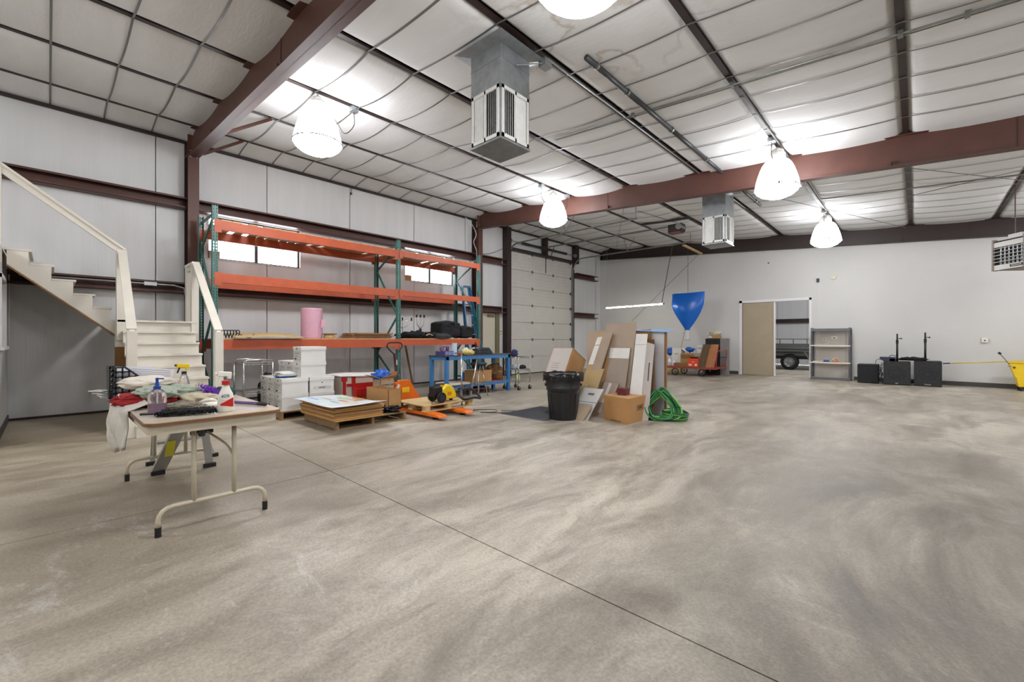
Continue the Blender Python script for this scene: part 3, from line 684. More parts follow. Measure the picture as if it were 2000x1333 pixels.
for i in range(2):
    for z0, z1 in BZ:
        if i == 1: z0 += .03
        for x in (XF, XB):
            s = 1 if x == XF else -1
            x_ = x+.012*s if i >= 0 else x
            MB().box(x_-.03, x_+.028, PY[i]+.045, PY[i+1]-.045, z0, z1).build('beam', ORB, rk, bevel=.004)
            for yy in (PY[i]+.045, PY[i+1]-.045): MB().box(x+.038*s-.004, x+.038*s+.006, yy-.055, yy+.045, z0-.05, z1+.01).build('beam_bracket', ORB, rk)
for i in range(2):
    y = PY[i]+.10
    while y < PY[i+1]-.16:      # top level: loose deck boards seen from below
        w = random.choice((.14, .19, .14, .24)); w = min(w, PY[i+1]-.06-y)
        MB().box(XB-.02, XF+.02, y, y+w, 3.217, 3.236).build('deck_board', random.choice((PINE, PLY, CARDL)), rk); y += w+random.choice((.02, .02, .10))
MB().box(XB-.01, XF+.0, PY[0]+.06, PY[1]-.05, 1.227, 1.245).build('shelf_panel', PLY, rk); MB().box(XB-.01, XF+.0, PY[1]+.06, PY[2]-.05, 1.227, 1.245).build('shelf_panel', PLY, rk)
SZ = 1.246
# things on the rack shelf
PINK = M('pink_bubble_wrap', (222,172,190), .3, 0, .06, 5, .5, 60)
pr = thing('bubble_wrap_roll', 'big pink bubble wrap roll standing on the rack shelf', 'packing roll', (-8.85, 3.6, SZ))
b = MB().lathe([(.195, 0), (.20, .02), (.20, .58), (.195, .6)], (-8.85, 3.6, SZ), 40); b.build('wrapped_roll', PINK, pr, smooth=False)
b = MB()
for k in range(22):
    a = .4*k; b.tube([(-8.85+.203*math.cos(t), 3.6+.203*math.sin(t), SZ+.02+.026*k) for t in [2*PI*j/24 for j in range(24)]], .002, 4, closed=True)
b.build('bubble_ridges', PINK, pr, kind='stuff')
MB().grid(lambda u, v: (-8.66+.06*u, 3.70+.05*u+.02*v, SZ+.22+.16*v-.02*u), 3, 3).build('loose_end', PINK, pr, solid=.003)
cb = thing('cable_coil', 'coil of black cable lying on the rack shelf beside the white newel post', 'cable', (-8.62, 2.05, SZ))
for k in range(7):
    c = Vector((-8.62, 1.98+.045*k, SZ+.075)); MB().tube([c+Vector((.07*math.cos(t), .01*math.sin(2*t), .068*math.sin(t))) for t in [2*PI*j/18 for j in range(18)]], .008, 6, closed=True).build('cable_loop', RUB, cb, smooth=True)
MB().tube(spline([(-8.6, 2.2, SZ+.12), (-8.55, 2.32, SZ+.04), (-8.5, 2.4, SZ+.012), (-8.5, 2.47, SZ+.08)]), .006, 5).build('cable_end', RUB, cb)
tag(MB().grid(lambda u, v: (-8.95+.62*v, 2.15+1.1*u, SZ+.014+.07*(1-v)+.02*math.sin(PI*u)), 12, 4).build('plywood_sheet', PINE, loc=(-8.7, 2.7, SZ), solid=.012), 'thin warped plywood sheet lying on the rack shelf left of the pink roll', 'board')
bs = thing('wooden_bowl', 'small pale wooden stool-like drum right of the pink roll', 'bowl', (-8.72, 3.90, SZ))
MB().lathe([(.10, 0), (.11, .01), (.11, .06), (.10, .08)], (-8.72, 3.90, SZ), 20).build('drum', PINE, bs, smooth=True); MB().lathe([(.14, .082), (.145, .09), (.14, .1)], (-8.72, 3.90, SZ), 20).build('dark_lid', CARDD, bs)
fs = thing('flat_carton_stack', 'stack of flattened brown cartons on the rack shelf near the middle post', 'cartons', (-8.75, 4.8, SZ))
for k in range(9):
    dy = random.uniform(-.03, .03); MB().box(-9.15+dy, -8.52+dy, 4.28+dy+.01*k, 5.22+dy, SZ+.013*k, SZ+.013*k+.011).build('flattened_carton', (CARDD, CARD)[k % 2], fs)
ms = thing('microphone_clip_stand', 'chrome T-bar stand with rubber tips on the shelf right of the middle post', 'stand', (-8.8, 5.66, SZ))
MB().tube([(-8.8, 5.66, SZ), (-8.8, 5.66, SZ+.46)], .012, 8).build('post', CHROME, ms); MB().tube([(-8.8, 5.5, SZ+.42), (-8.8, 5.92, SZ+.42)], .007, 6).build('cross_bar', CHROME, ms)
MB().tube([(-8.8, 5.66, SZ+.24), (-8.8, 5.82, SZ+.31)], .009, 6).tube([(-8.8, 5.66, SZ+.24), (-8.8, 5.55, SZ+.29)], .009, 6).build('arms', CHROME, ms, kind='stuff')
for y in (5.66, 5.91): MB().cyl((-8.8, y, SZ+.42), (-8.8, y, SZ+.49), .018, n=8).build('rubber_tip', RUB, ms)
ms2 = thing('microphone_clip_stand', 'chrome stand with three upright black-tipped prongs on the rack shelf', 'stand', (-8.85, 6.2, SZ))
MB().tube([(-8.85, 6.2, SZ), (-8.85, 6.2, SZ+.52)], .009, 6).tube([(-8.85, 6.2, SZ+.23), (-8.85, 6.10, SZ+.34), (-8.85, 6.09, SZ+.52)], .009, 6).tube([(-8.85, 6.2, SZ+.23), (-8.85, 6.29, SZ+.34), (-8.85, 6.31, SZ+.52)], .009, 6).build('prongs', CHROME, ms2, kind='stuff')
for y in (6.09, 6.2, 6.31): MB().cyl((-8.85, y, SZ+.51), (-8.85, y, SZ+.57), .022, n=8).build('rubber_tip', RUB, ms2)
MB().cyl((-8.85, 6.2, SZ+.15), (-8.85, 6.2, SZ+.24), .028, n=8).build('clamp', RUB, ms2)
def heap(name, label, cat, c, r, mat, seed=0, amp=.25, fr=2.5, extra=None):
    return tag(MB().blob((c[0], c[1], c[2]+r[2]*.55), r, seed, amp, 28, 18, fr, -r[2]*.55).build(name, mat, loc=c, smooth=True), label, cat)
BCL = M('black_fabric', (22,22,26), .85, 0, .3, 14, .3, 30)
heap('cord_heap', 'low heap of black cords and straps on the rack shelf right of the middle post', 'cords', (-8.78, 5.98, SZ), (.2,.42,.10), BCL, 3, .4, 4)
heap('tool_belt', 'black tool belt with a pale curved patch on the rack shelf', 'belt', (-8.62, 6.3, SZ), (.12,.30,.09), BCL, 5, .35, 4)
MB().tube(spline([(-8.5, 6.12, SZ+.07), (-8.49, 6.2, SZ+.10), (-8.5, 6.3, SZ+.07)]), .014, 6).build('pale_patch', PINE, [o for o in COL.objects if o.name.startswith('tool_belt')][0])
def duffel(label, c, d, seed):
    t = thing('black_bag', label, 'bag', (c[0], c[1], c[2]))
    b = MB(); 
    def fn(u, v):
        a = 2*PI*u; rr = 1-.05*math.sin(v*PI*6)
        zz_ = d[2]*v; s = (min(1, v*8)**.5)*(min(1, (1-v)*6)**.5) if 0 < v < 1 else .0
        x = c[0]+d[0]/2*s*max(-1, min(1, 1.35*math.cos(a)))*(1+.05*noise.noise(Vector((a*2, v*5, seed))))
        y = c[1]+d[1]/2*s*max(-1, min(1, 1.35*math.sin(a)))*(1+.05*noise.noise(Vector((a*2, v*5, seed+3))))
        return (x, y, c[2]+zz_)
    b.grid(fn, 28, 14); b.build('bag_body', BCL, t, smooth=True)
    xf = c[0]+d[0]/2
    MB().box(xf-.004, xf+.008, c[1]-d[1]*.42, c[1]+d[1]*.42, c[2]+d[2]*.66, c[2]+d[2]*.68).build('zipper', RUB, t)
    MB().tube(spline([(xf, c[1]-.1, c[2]+d[2]*.6), (xf+.02, c[1]-.06, c[2]+d[2]*.8), (xf+.01, c[1]+.06, c[2]+d[2]*.82), (xf, c[1]+.1, c[2]+d[2]*.6)]), .012, 6).build('handle', RUB, t)
    return t
duffel('larger square black fabric bag on the rack shelf, left of its twin', (-8.80, 6.93, SZ), (.5, .62, .46), 1)
duffel('smaller black fabric bag on the rack shelf beside the right end post', (-8.78, 7.47, SZ), (.45, .42, .34), 4)
heap('grey_case', 'long dark grey soft case poking out over the orange beam edge', 'case', (-8.52, 6.62, SZ), (.11,.26,.08), M('charcoal_cloth', (52,52,56), .8, 0, .2, 9, .2), 9, .12)
# wall-side bits: step ladder stored at the end of the rack, boxes on sills, wires
BLF = M('blue_fibreglass', (26,96,140), .4, 0, .1, 6)
ld = thing('step_ladder', 'tall blue folding ladder leaning at the right end of the rack', 'ladder', (-9.1, 8.15, 0))
for a, c in (((-9.0, 7.90, 0), (-9.45, 8.05, 2.72)), ((-9.0, 8.42, 0), (-9.45, 8.27, 2.72)), ((-8.84, 7.86, 0), (-9.42, 8.03, 2.70)), ((-8.84, 8.46, 0), (-9.42, 8.29, 2.70))): MB().bar(a, c, .03, .07).build('side_rail', BLF, ld)
for k in range(9):
    t_ = (k+1)/10; z = 2.72*t_; x = -9.0-.45*t_; MB().bar((x, 7.90+.15*t_, z), (x, 8.42-.15*t_, z), .07, .025).build('rung', GALV, ld)
MB().box(-9.5, -9.38, 8.02, 8.30, 2.70, 2.75).build('top_cap', BLF, ld)
for (y0_, y1_, lab, m_) in ((2.13, 2.30, 'small pinkish box on the left high window sill', CARDL), (6.54, 6.72, 'small brown box on the right high window sill', CARD)):
    t = thing('sill_box', lab, 'box', (-10.03, (y0_+y1_)/2, 2.802)); MB().box(-10.06, -10.0, y0_, y1_, 2.802, 2.95).build('carton', m_, t); MB().box(-10.064, -9.996, y0_-.004, y1_+.004, 2.93, 2.952).build('lid', m_, t)
for (ya_, yb2, lab) in ((2.0, 4.0, 'fluorescent strip light fixed under the girt above the left window'), (6.4, 8.1, 'fluorescent strip light fixed under the girt above the right window')):
    pass
wi = thing('hanging_wire', 'white wire drooping from the eave down the column beside the rack', 'wire', (-9.75, 8.85, 3))
MB().tube(spline([(-9.85, 8.5, 4.86), (-9.78, 8.66, 4.72), (-9.72, 8.82, 4.4), (-9.74, 8.74, 4.15), (-9.68, 8.80, 3.9)]), .009, 5).tube([(-9.68, 8.80, 3.92), (-9.68, 8.80, 1.2)], .006, 5).build('wire_run', WTR, wi)
tag(MB().tube(spline([(-9.83, 9.08, 3.86), (-9.8, 9.5, 3.92), (-9.83, 10.22, 4.22)]), .008, 5).build('slack_cable', RUB, loc=(-9.8, 9.6, 3.9)), 'dark cable rising from the girt to the garage door post', 'cable')
hk = thing('hook_wire', 'short dark wire with a knob hanging from the eave above the rack', 'hook', (-9.9, 5.0, 4.7))
MB().tube(spline([(-9.9, 5.02, 4.90), (-9.89, 4.96, 4.82), (-9.88, 4.94, 4.74)]), .006, 5).build('wire_run', RUB, hk); MB().blob((-9.88, 4.94, 4.71), (.03,.03,.03), 1, .1, 8, 6).build('knob', PIPE, hk)
# ------------------------------------------------------------------ folding table and what lies on it
TBT = M('worn_table_laminate', (222,220,218), .2, 0, .10, 1.4, rgb2=(198,176,140)); EDG = M('brown_table_edge', (118,82,56), .5)
TB = thing('folding_table', 'long folding table with a white top, brown edge and bent steel legs', 'table', (-4.25, .77, 0))
def rrect(x0, x1, y0, y1, r, n=6):
    o = []
    for cx_, cy_, a0 in ((x1-r,y1-r,0),(x0+r,y1-r,90),(x0+r,y0+r,180),(x1-r,y0+r,270)):
        for k in range(n+1): a = R(a0+90*k/n); o.append((cx_+r*math.cos(a), cy_+r*math.sin(a)))
    return o
MB().prism(rrect(-5.17, -3.34, .39, 1.15, .07), 'z', .728, .741).build('table_top', TBT, TB)
MB().prism(rrect(-5.174, -3.336, .386, 1.154, .07), 'z', .716, .735).build('edge_band', EDG, TB)
b = MB(); rr_ = rrect(-5.15, -3.36, .41, 1.13, .06)
n = len(rr_)
for i in range(n):
    a, c = rr_[i], rr_[(i+1)%n]; b.add([(a[0],a[1],.66),(c[0],c[1],.66),(c[0],c[1],.716),(a[0],a[1],.716)], [(0,1,2,3)])
b.build('apron', BEIGE, TB, solid=.004)
for x in (-3.48, -5.04):
    f = MB(); y0_, y1_ = .47, 1.08
    pts = [(x, y0_, .055)]+[(x, y0_+.075*(1-math.cos(R(a))), .10+.075*math.sin(R(a))) for a in (0, 22, 45, 67, 90)]+[(x, y1_-.075*(1-math.cos(R(a))), .10+.075*math.sin(R(a))) for a in (90, 67, 45, 22, 0)]+[(x, y1_, .055)]
    f.tube(pts, .0145, 10); lg = f.build('leg_base', BEIGE, TB, smooth=True)
    for y in (.655, .885): MB().tube([(x, y, .175), (x, y, .69)], .0145, 10).build('leg_upright', BEIGE, TB, smooth=True)
    for y in (y0_, y1_): MB().cyl((x, y, 0), (x, y, .06), .0175, n=10).build('foot_cap', RUB, lg)
    s = 1 if x > -4 else -1
    MB().tube(spline([(x, .885, .42), (x-.10*s, .86, .50), (x-.36*s, .80, .56)], 5), .008, 6).tube([(x, .655, .45), (x-.36*s, .74, .56)], .006, 6).tube([(x-.36*s, .77, .56), (x-.62*s, .77, .70)], .008, 6).build('folding_brace', BEIGE, TB)
    MB().cyl((x-.36*s, .70, .56), (x-.36*s, .84, .56), .014, n=8).cyl((x-.36*s, .77, .53), (x-.36*s, .77, .62), .022, n=8).build('brace_lock', PIPE, TB)
MB().box(-4.256, -4.254, .408, .410, .662, .714).build('apron_seam', EDG, TB)
# bottles
CLEARP = M('clear_bottle_plastic', (236,240,242), .06, 0, trans=.92); PURPL = M('purple_soap', (150,70,130), .15, trans=.3); BLUC = M('blue_pump_plastic', (16,62,150), .35)
db = thing('soap_dispenser', 'clear pump bottle with purple liquid and blue pump, front left of the table', 'bottle', (-3.81, .51, .742))
c = (-3.81, .51, .742)
MB().lathe([(.046,0),(.052,.004),(.052,.105),(.046,.135),(.030,.155),(.018,.162)], c, 24, sx=.8).build('bottle_body', CLEARP, db, smooth=True)
MB().lathe([(.045,.004),(.048,.006),(.048,.062)], c, 24, sx=.78).build('liquid', PURPL, db, smooth=True)
MB().lathe([(.021,.158),(.021,.178),(.012,.182),(.008,.215),(.010,.232),(.006,.236)], c, 14).bar((-3.81,.51,.742+.230), (-3.795,.545,.742+.228), .010, .008).build('pump', BLUC, db, smooth=False)
MB().cyl((-3.81,.51,.746), (-3.81,.51,.90), .004, n=6).build('dip_tube', WTR, db)
WPL = M('white_bottle_plastic', (228,224,212), .35)
sb = thing('spray_bottle', 'white cleaner spray bottle marked 409 with red collar, front right of the table', 'bottle', (-3.50, .84, .742))
def trigger(t, c, z, m, n_=(0,-1), sc=1.0, mn=None):
    x, y = c; dx, dy = n_
    MB().bar((x-dx*.035*sc, y-dy*.035*sc, z+.03*sc), (x+dx*.05*sc, y+dy*.05*sc, z+.038*sc), .026*sc, .034*sc).bar((x-dx*.02*sc, y-dy*.02*sc, z), (x-dx*.02*sc, y-dy*.02*sc, z+.03*sc), .024*sc, .024*sc).build('spray_head', m, t, bevel=.006)
    MB().bar((x+dx*.03*sc, y+dy*.03*sc, z+.02*sc), (x+dx*.045*sc, y+dy*.045*sc, z-.025*sc), .014*sc, .010*sc).build('trigger', mn or m, t)
    MB().cyl((x+dx*.05*sc, y+dy*.05*sc, z+.038*sc), (x+dx*.062*sc, y+dy*.062*sc, z+.039*sc), .009*sc, n=8).build('nozzle', mn or m, t)
c = (-3.50, .84, .742)
MB().lathe([(.044,0),(.050,.006),(.050,.06),(.048,.10),(.042,.125),(.028,.155),(.020,.180),(.018,.19)], c, 24, sx=.62).build('bottle_body', WPL, sb, smooth=True)
MB().lathe([(.024,.186),(.024,.212),(.020,.214)], c, 16).build('collar', RED, sb); trigger(sb, (-3.50, .84), .742+.225, WPL)
MB().prism([(.80,.790),(.878,.775),(.878,.840),(.80,.80)], 'x', -3.4695, -3.4680).build('red_swoosh', RED, sb)
MB().lathe([(.026,0),(.0265,.001),(.026,.002)], (0,0,0), 24).build('tmp', WTR) if False else None
ov = MB(); ov.prism([(.828+.030*math.cos(2*PI*k/20), .850+.022*math.sin(2*PI*k/20)) for k in range(20)], 'x', -3.4680, -3.4665); ov.build('label_oval', WCARD, sb)
text('409', .034, frame((-3.4660, .828, .850), (0,1,0), (0,0,1)), M('navy_ink', (44,50,96), .4), sb, 'lettering')
tb2 = thing('trigger_sprayer', 'clear spray bottle with a yellow head and black trigger, behind the rags', 'bottle', (-4.62, .80, .742))
MB().lathe([(.040,0),(.043,.006),(.043,.10),(.028,.17),(.016,.205)], (-4.62,.80,.742), 20).build('bottle_body', CLEARP, tb2, smooth=True)
MB().lathe([(.019,.2),(.019,.222)], (-4.62,.80,.742), 12).build('collar', BLACK, tb2); trigger(tb2, (-4.62,.80), .742+.235, YEL, (.0,-1), 1.05, BLACK)
MB().lathe([(.044,.02),(.0445,.021),(.0445,.085),(.044,.086)], (-4.62,.80,.742), 20).build('orange_label', M('orange_print', (226,150,60), .5), tb2)
# whisk brush
br = thing('bench_brush', 'long black bristled bench brush lying on the front edge of the table', 'brush', (-3.55, .55, .742))
MB().bar((-3.66, .405, .758), (-3.56, .56, .758), .022, .014).bar((-3.56,.56,.760), (-3.49,.74,.762), .03, .016).build('brush_handle', BLACK, br, bevel=.003)
b = MB()
for k in range(650):
    t_ = random.random(); p = Vector((-3.60, .50, .76)).lerp(Vector((-3.475, .765, .765)), t_); a = random.uniform(-.5, .5)
    q = p+Vector((.045*math.cos(a)+random.uniform(-.01,.02), -.012+.03*math.sin(a)+.03*(t_-.5), random.uniform(-.014, .018)))
    b.bar(p, q, .0045, .0045)
    q2 = p+Vector((-.03+random.uniform(-.01,.01), .01, random.uniform(-.012, .022))); b.bar(p, q2, .0045, .0045)
b.build('bristles', RUB, br, kind='stuff')
# wand
pw = thing('duster_wand', 'purple tubular duster handle with a black end lying across the table', 'handle', (-3.75, .95, .742))
MB().cyl((-4.25, .80, .758), (-3.60, 1.085, .757), .012, n=12).build('tube', M('purple_tube', (98,74,124), .3), pw, smooth=True); MB().cyl((-3.62, 1.077, .757), (-3.55, 1.108, .757), .0135, n=12).build('end_grip', BLACK, pw, smooth=True)
# wire-grid file crate with papers
cr = thing('file_crate', 'black plastic grid file crate with its sloping side at the left end of the table', 'crate', (-4.95, .50, .742))
BZ_ = .742
def gridside(x, y0_, y1_, z0, z1, cut):
    b = MB(); b.box(x-.006, x+.006, y0_, y0_+.012, z0, z1).box(x-.006, x+.006, y0_, y1_, z0, z0+.012)
    b.box(x-.006, x+.006, y0_, y0_+(y1_-y0_)*.4, z1-.012, z1).bar((x, y0_+(y1_-y0_)*.4, z1-.006), (x, y1_, z1-cut), .012, .014)
    for k in range(1, 6):
        yy = y0_+(y1_-y0_)*k/6; zt_ = z1-.008 if k < 3 else z1-cut*(k/6-.4)/.6
        b.box(x-.005, x+.005, yy-.006, yy+.006, z0, zt_)
    for k in range(1, 6):
        zz_ = z0+(z1-z0)*k/6; ye = y1_ if zz_ < z1-cut else y0_+(y1_-y0_)*(.4+.6*(z1-zz_)/cut)
        b.box(x-.005, x+.005, y0_, ye, zz_-.006, zz_+.006)
    b.box(x-.006, x+.006, y1_-.012, y1_, z0, z1-cut); return b
gridside(-4.93, .345, .60, BZ_, BZ_+.265, .15).build('grid_side', BLACK, cr); gridside(-5.15, .345, .60, BZ_, BZ_+.265, .15).build('grid_side', BLACK, cr)
MB().box(-5.15, -4.93, .345, .352, BZ_, BZ_+.265).box(-5.15, -4.93, .345, .60, BZ_, BZ_+.006).build('crate_back', BLACK, cr)
PAPER = M('paper_sheet', (222,222,230), .6)
for k in range(8):
    x = -5.13+.022*k; y1_ = .60+.015*k
    t = tag(MB().add([(x, .37, .75), (x, y1_+.02, .75), (x+.004, y1_+.05, .99-.012*k), (x+.004, .40, 1.0-.004*k)], [(0,1,2,3)]).build('paper_sheet', PAPER, loc=(x, .5, .75), solid=.002), 'white printed sheet filed in the black grid crate', 'paper', 'papers in the file crate')
pf = thing('printed_form', 'printed white form with ruled lines standing up out of the crate', 'paper', (-4.96, .66, .76))
MB().add([(-4.97, .44, .76), (-4.97, .75, .76), (-4.955, .79, .965), (-4.955, .47, 1.0)], [(0,1,2,3)]).build('page', PAPER, pf, solid=.002)
for k in range(8): MB().bar((-4.952, .50+.004*k, .985-.018*k), (-4.952, .76-.002*k, .952-.018*k), .001, .0025).build('ruled_line', M('faint_ink', (150,150,158), .6), pf)
text('Inventory', .022, frame((-4.950, .535, .984), (0,.30,-.03), (0,.03,.30)), INK, pf, 'lettering') if False else None
# rags and clothes
def drape(name, label, cat, c, r, mat, seed, amp=.18, fr=3, z0=None, sx=40, sy=30, folds=5, rot=0):
    """crumpled cloth lump: superellipsoid with sharp folds"""
    b = MB(); o = 0; ca, sa = math.cos(rot), math.sin(rot)
    for i in range(sy+1):
        th = PI*i/sy
        for j in range(sx):
            ph = 2*PI*j/sx; d = Vector((math.sin(th)*math.cos(ph), math.sin(th)*math.sin(ph), math.cos(th)))
            k = 1+amp*noise.noise(d*fr+Vector((seed*5.1, 0, seed)))*1.5
            k += .06*math.sin(folds*(d.x*1.7+d.y*2.3+.8*noise.noise(d*2+Vector((seed,1,0)))*3))
            k += .03*math.sin(folds*3.1*(d.y-d.x*.6+noise.noise(d*3+Vector((seed,0,4)))))
            x, y, z = d.x*r[0]*k, d.y*r[1]*k, d.z*r[2]*k
            x, y = x*ca-y*sa, x*sa+y*ca
            zb = c[2] if z0 is None else z0
            b.v.append(Vector((c[0]+x, c[1]+y, max(zb, c[2]+r[2]*.8+z))))
    for i in range(sy):
        for j in range(sx): b.f.append((i*sx+j, (i+1)*sx+j, (i+1)*sx+(j+1)%sx, i*sx+(j+1)%sx))
    return tag(b.build(name, mat, loc=c, smooth=True), label, cat)
def CL(n, rgb, v=.08): return M(n, rgb, .9, 0, v, 8, .35, 120)
WT = CL('cream_terry', (222,214,200)); GT = CL('sage_terry', (166,176,158)); RT = CL('crimson_jersey', (150,24,28)); GY = CL('grey_rag', (140,130,114), .25); LT = CL('off_white_towel', (205,200,190)); PK = CL('peach_rag', (214,180,158))
drape('folded_towel', 'cream white folded towel, topmost of the rag heap in front of the crate', 'towel', (-4.78, .58, .83), (.20,.19,.055), WT, 1, .10, 2, folds=3, rot=.2)
drape('red_jersey', 'crimson jersey with pale piping bunched at the left end of the table', 'clothes', (-4.28, .50, .742), (.22,.17,.055), RT, 2, .18, 2.5, rot=.5)
drape('sage_towel', 'pale green towel bunched over the red jersey behind the pump bottle', 'towel', (-4.18, .55, .80), (.15,.12,.05), GT, 3, .22, 3, rot=.4)
drape('sage_towel', 'pale green towel behind the pump bottle, under the yellow sprayer', 'towel', (-4.52, .76, .742), (.20,.13,.065), GT, 6, .2, 3, rot=.5)
drape('beige_glove_rag', 'beige work cloth lying between the green towel and the white bottle', 'rag', (-4.10, .80, .742), (.17,.12,.045), CL('beige_rag', (196,184,156), .12), 4, .2, 2.6, rot=.4)
drape('grey_rag', 'wrinkled grey-brown rag in the middle of the table behind the brush', 'rag', (-3.84, .68, .742), (.15,.10,.025), GY, 5, .30, 5, folds=9, rot=.5)
drape('peach_rag', 'peach coloured rag peeking behind the green towel', 'rag', (-4.72, .90, .742), (.10,.10,.05), PK, 7, .2)
drape('green_cap', 'dark green cap lying behind the spray bottle', 'cap', (-4.35, 1.02, .742), (.10,.09,.05), CL('dark_green_cloth', (26,72,70)), 8, .12, 2)
# hanging towel over the left end: folded sheet draped off the table edge
def hang(u, v):
    if v < .25: return (-4.78+.80*u, .50-.12*v/.25-.02*math.sin(9*u), .80-.05*v/.25+.01*math.sin(11*u))
    t = (v-.25)/.75; bul = math.sin(PI*min(1, u*1.1))
    x = -4.78+.80*u+.05*t*(.5-u); z = .75-.37*t*(1-.45*max(0, u-.35)); f = .018*math.sin(u*15+3*t)+.012*math.sin(u*29-4*t)
    return (x, .378-.055*bul*math.sin(PI*min(1, t*.8+.15))-abs(f), z+.012*math.sin(13*u))
tag(MB().grid(hang, 36, 22).build('hanging_towel', LT, loc=(-4.6, .37, .70), smooth=True, solid=.008), 'off-white towel hanging down over the left front edge of the table', 'towel')
MB().tube(spline([(-4.46,.43,.80), (-4.36,.36,.83), (-4.26,.365,.80), (-4.18,.40,.765)], 6), .004, 5).build('piping', WT, [o for o in COL.objects if o.name == 'red_jersey'][0])
fd = thing('feather_duster', 'fluffy purple duster head at the back of the table', 'duster', (-4.38, .90, .742))
b = MB()
for k in range(500):
    t_ = random.random(); p = Vector((-4.55, .88, .80)).lerp(Vector((-4.15, .98, .775)), t_); a = random.uniform(-.3, PI+.3)
    b.bar(p, p+Vector((-.03*math.cos(a)+.01, .055*math.cos(a), .055*math.sin(a)*(1-.3*t_)))+Vector((random.uniform(-.012,.012),)*3), .003, .003)
b.build('fibres', M('purple_fibre', (132,66,190), .6, 0, .25, 20), fd, kind='stuff')
MB().cyl((-4.60, .87, .80), (-4.1, .99, .77), .012, n=8).build('core', MATS['purple_tube'], fd)
wb = thing('handled_jug', 'white plastic jug with a ring handle lying left of the 409 bottle', 'jug', (-3.80, .80, .742))
MB().tube([( -3.80+.045*math.cos(2*PI*k/20)*.8, .80+.05*math.sin(2*PI*k/20), .775+.028*math.cos(2*PI*k/20)) for k in range(20)], .010, 8, closed=True).build('ring_handle', WPL, wb, smooth=True)
MB().blob((-3.77, .81, .765), (.05,.075,.023), 2, .08, 16, 10).build('jug_body', WPL, wb, smooth=True)
pl = thing('paper_pile', 'loose white papers and folders stacked outside the crate at the far left end', 'papers', (-5.1, .33, .742))
for k in range(6): MB().bc((-5.07, .345-.008*k*(k%2), .748+.011*k), (.14, .09, .006), Matrix.Rotation(.12*k, 3, 'Z')).build('folder', WCARD if k % 2 else PAPER, pl)
# aluminium ladder behind the table
ALU = M('brushed_aluminium', (186,188,188), .38, .85, .1, 8)
al = thing('aluminium_ladder', 'folded aluminium step ladder standing just behind the folding table', 'ladder', (-5.25, .95, 0))
MB().bar((-5.08, .685, .03), (-4.62, .84, .64), .03, .10, up=(0,1,0)).build('side_rail', ALU, al); MB().bar((-5.03, 1.07, .03), (-4.86, .97, .64), .03, .06, up=(0,1,0)).build('side_rail', ALU, al)
MB().bar((-5.50, .70, .03), (-5.42, .72, .66), .02, .04, up=(0,1,0)).build('rear_rail', ALU, al); MB().bar((-5.42, 1.18, .03), (-5.44, 1.0, .66), .02, .04, up=(0,1,0)).build('rear_rail', ALU, al)
for x, y in ((-5.07, .685), (-5.02, 1.07), (-5.50, .70), (-5.42, 1.18)): MB().box(x-.02, x+.02, y-.05, y+.05, 0, .035).build('rubber_foot', RUB, al)
for k, z in enumerate((.25, .52)): MB().box(-5.08-.5*z-.08, -5.08-.5*z, .70, 1.04, z, z+.02).build('step', ALU, al)
MB().bar((-5.108, .688, .16), (-5.20, .70, .36), .001, .055, up=(0,1,0)).build('warning_label', M('yellow_label', (214,206,60), .5), al) if False else None
lb = frame((-4.90, .745, .27), (0,1,0), (.55,.18,.72)); 
b = MB(); 
for dx, dy in ((0,0),): b.add([lb @ Vector(q) for q in ((-.033,-.10,.018),(.033,-.10,.018),(.033,.10,.018),(-.033,.10,.018))], [(0,1,2,3)])
b.build('warning_label', M('yellow_label', (214,206,60), .5), al, solid=.001)
text('STOP', .03, lb @ Matrix.Translation((0,0,.020)) @ Matrix.Rotation(PI/2, 4, 'Z'), M('red_ink', (176,60,40), .5), al, 'lettering') if False else None
# ------------------------------------------------------------------ shared builders
def carton(t, x0, x1, y0, y1, z0, z1, m, name='carton', seam=True):
    b = MB().box(x0, x1, y0, y1, z0, z1); b.build(name, m, t, bevel=.003)
    if seam: MB().box((x0+x1)/2-.02, (x0+x1)/2+.02, y0-.001, y1+.001, z1, z1+.0015).build('tape', M('packing_tape', (196,160,112), .3), t)
def pallet(name, label, x0, x1, y0, y1, m, along='x', h=.13, solid=None):
    t = thing(name, label, 'pallet', ((x0+x1)/2, (y0+y1)/2, 0))
    if along == 'x':     # top boards run along y, stringers along x
        for y in (y0+.02, (y0+y1)/2, y1-.02): MB().box(x0, x1, y-.02, y+.02, .018, h-.018).build('stringer', m, t)
        n = 7; w = .09
        for k in range(n): xx = x0+(x1-x0-w)*k/(n-1); MB().box(xx, xx+w, y0, y1, h-.018, h).build('top_board', m, t)
        for k in range(3): xx = x0+(x1-x0-w)*k/2; MB().box(xx, xx+w, y0, y1, 0, .018).build('bottom_board', m, t)
    else:
        for x in (x0+.02, (x0+x1)/2, x1-.02): MB().box(x-.02, x+.02, y0, y1, .018, h-.018).build('stringer', m, t)
        n = 7; w = .09
        for k in range(n): yy = y0+(y1-y0-w)*k/(n-1); MB().box(x0, x1, yy, yy+w, h-.018, h).build('top_board', m, t)
        for k in range(3): yy = y0+(y1-y0-w)*k/2; MB().box(x0, x1, yy, yy+w, 0, .018).build('bottom_board', m, t)
    return t
def wheel(b, c, r, w, ax='x', n=14):
    c = Vector(c); d = Vector((w/2,0,0)) if ax == 'x' else Vector((0,w/2,0)); b.cyl(c-d, c+d, r, n=n)
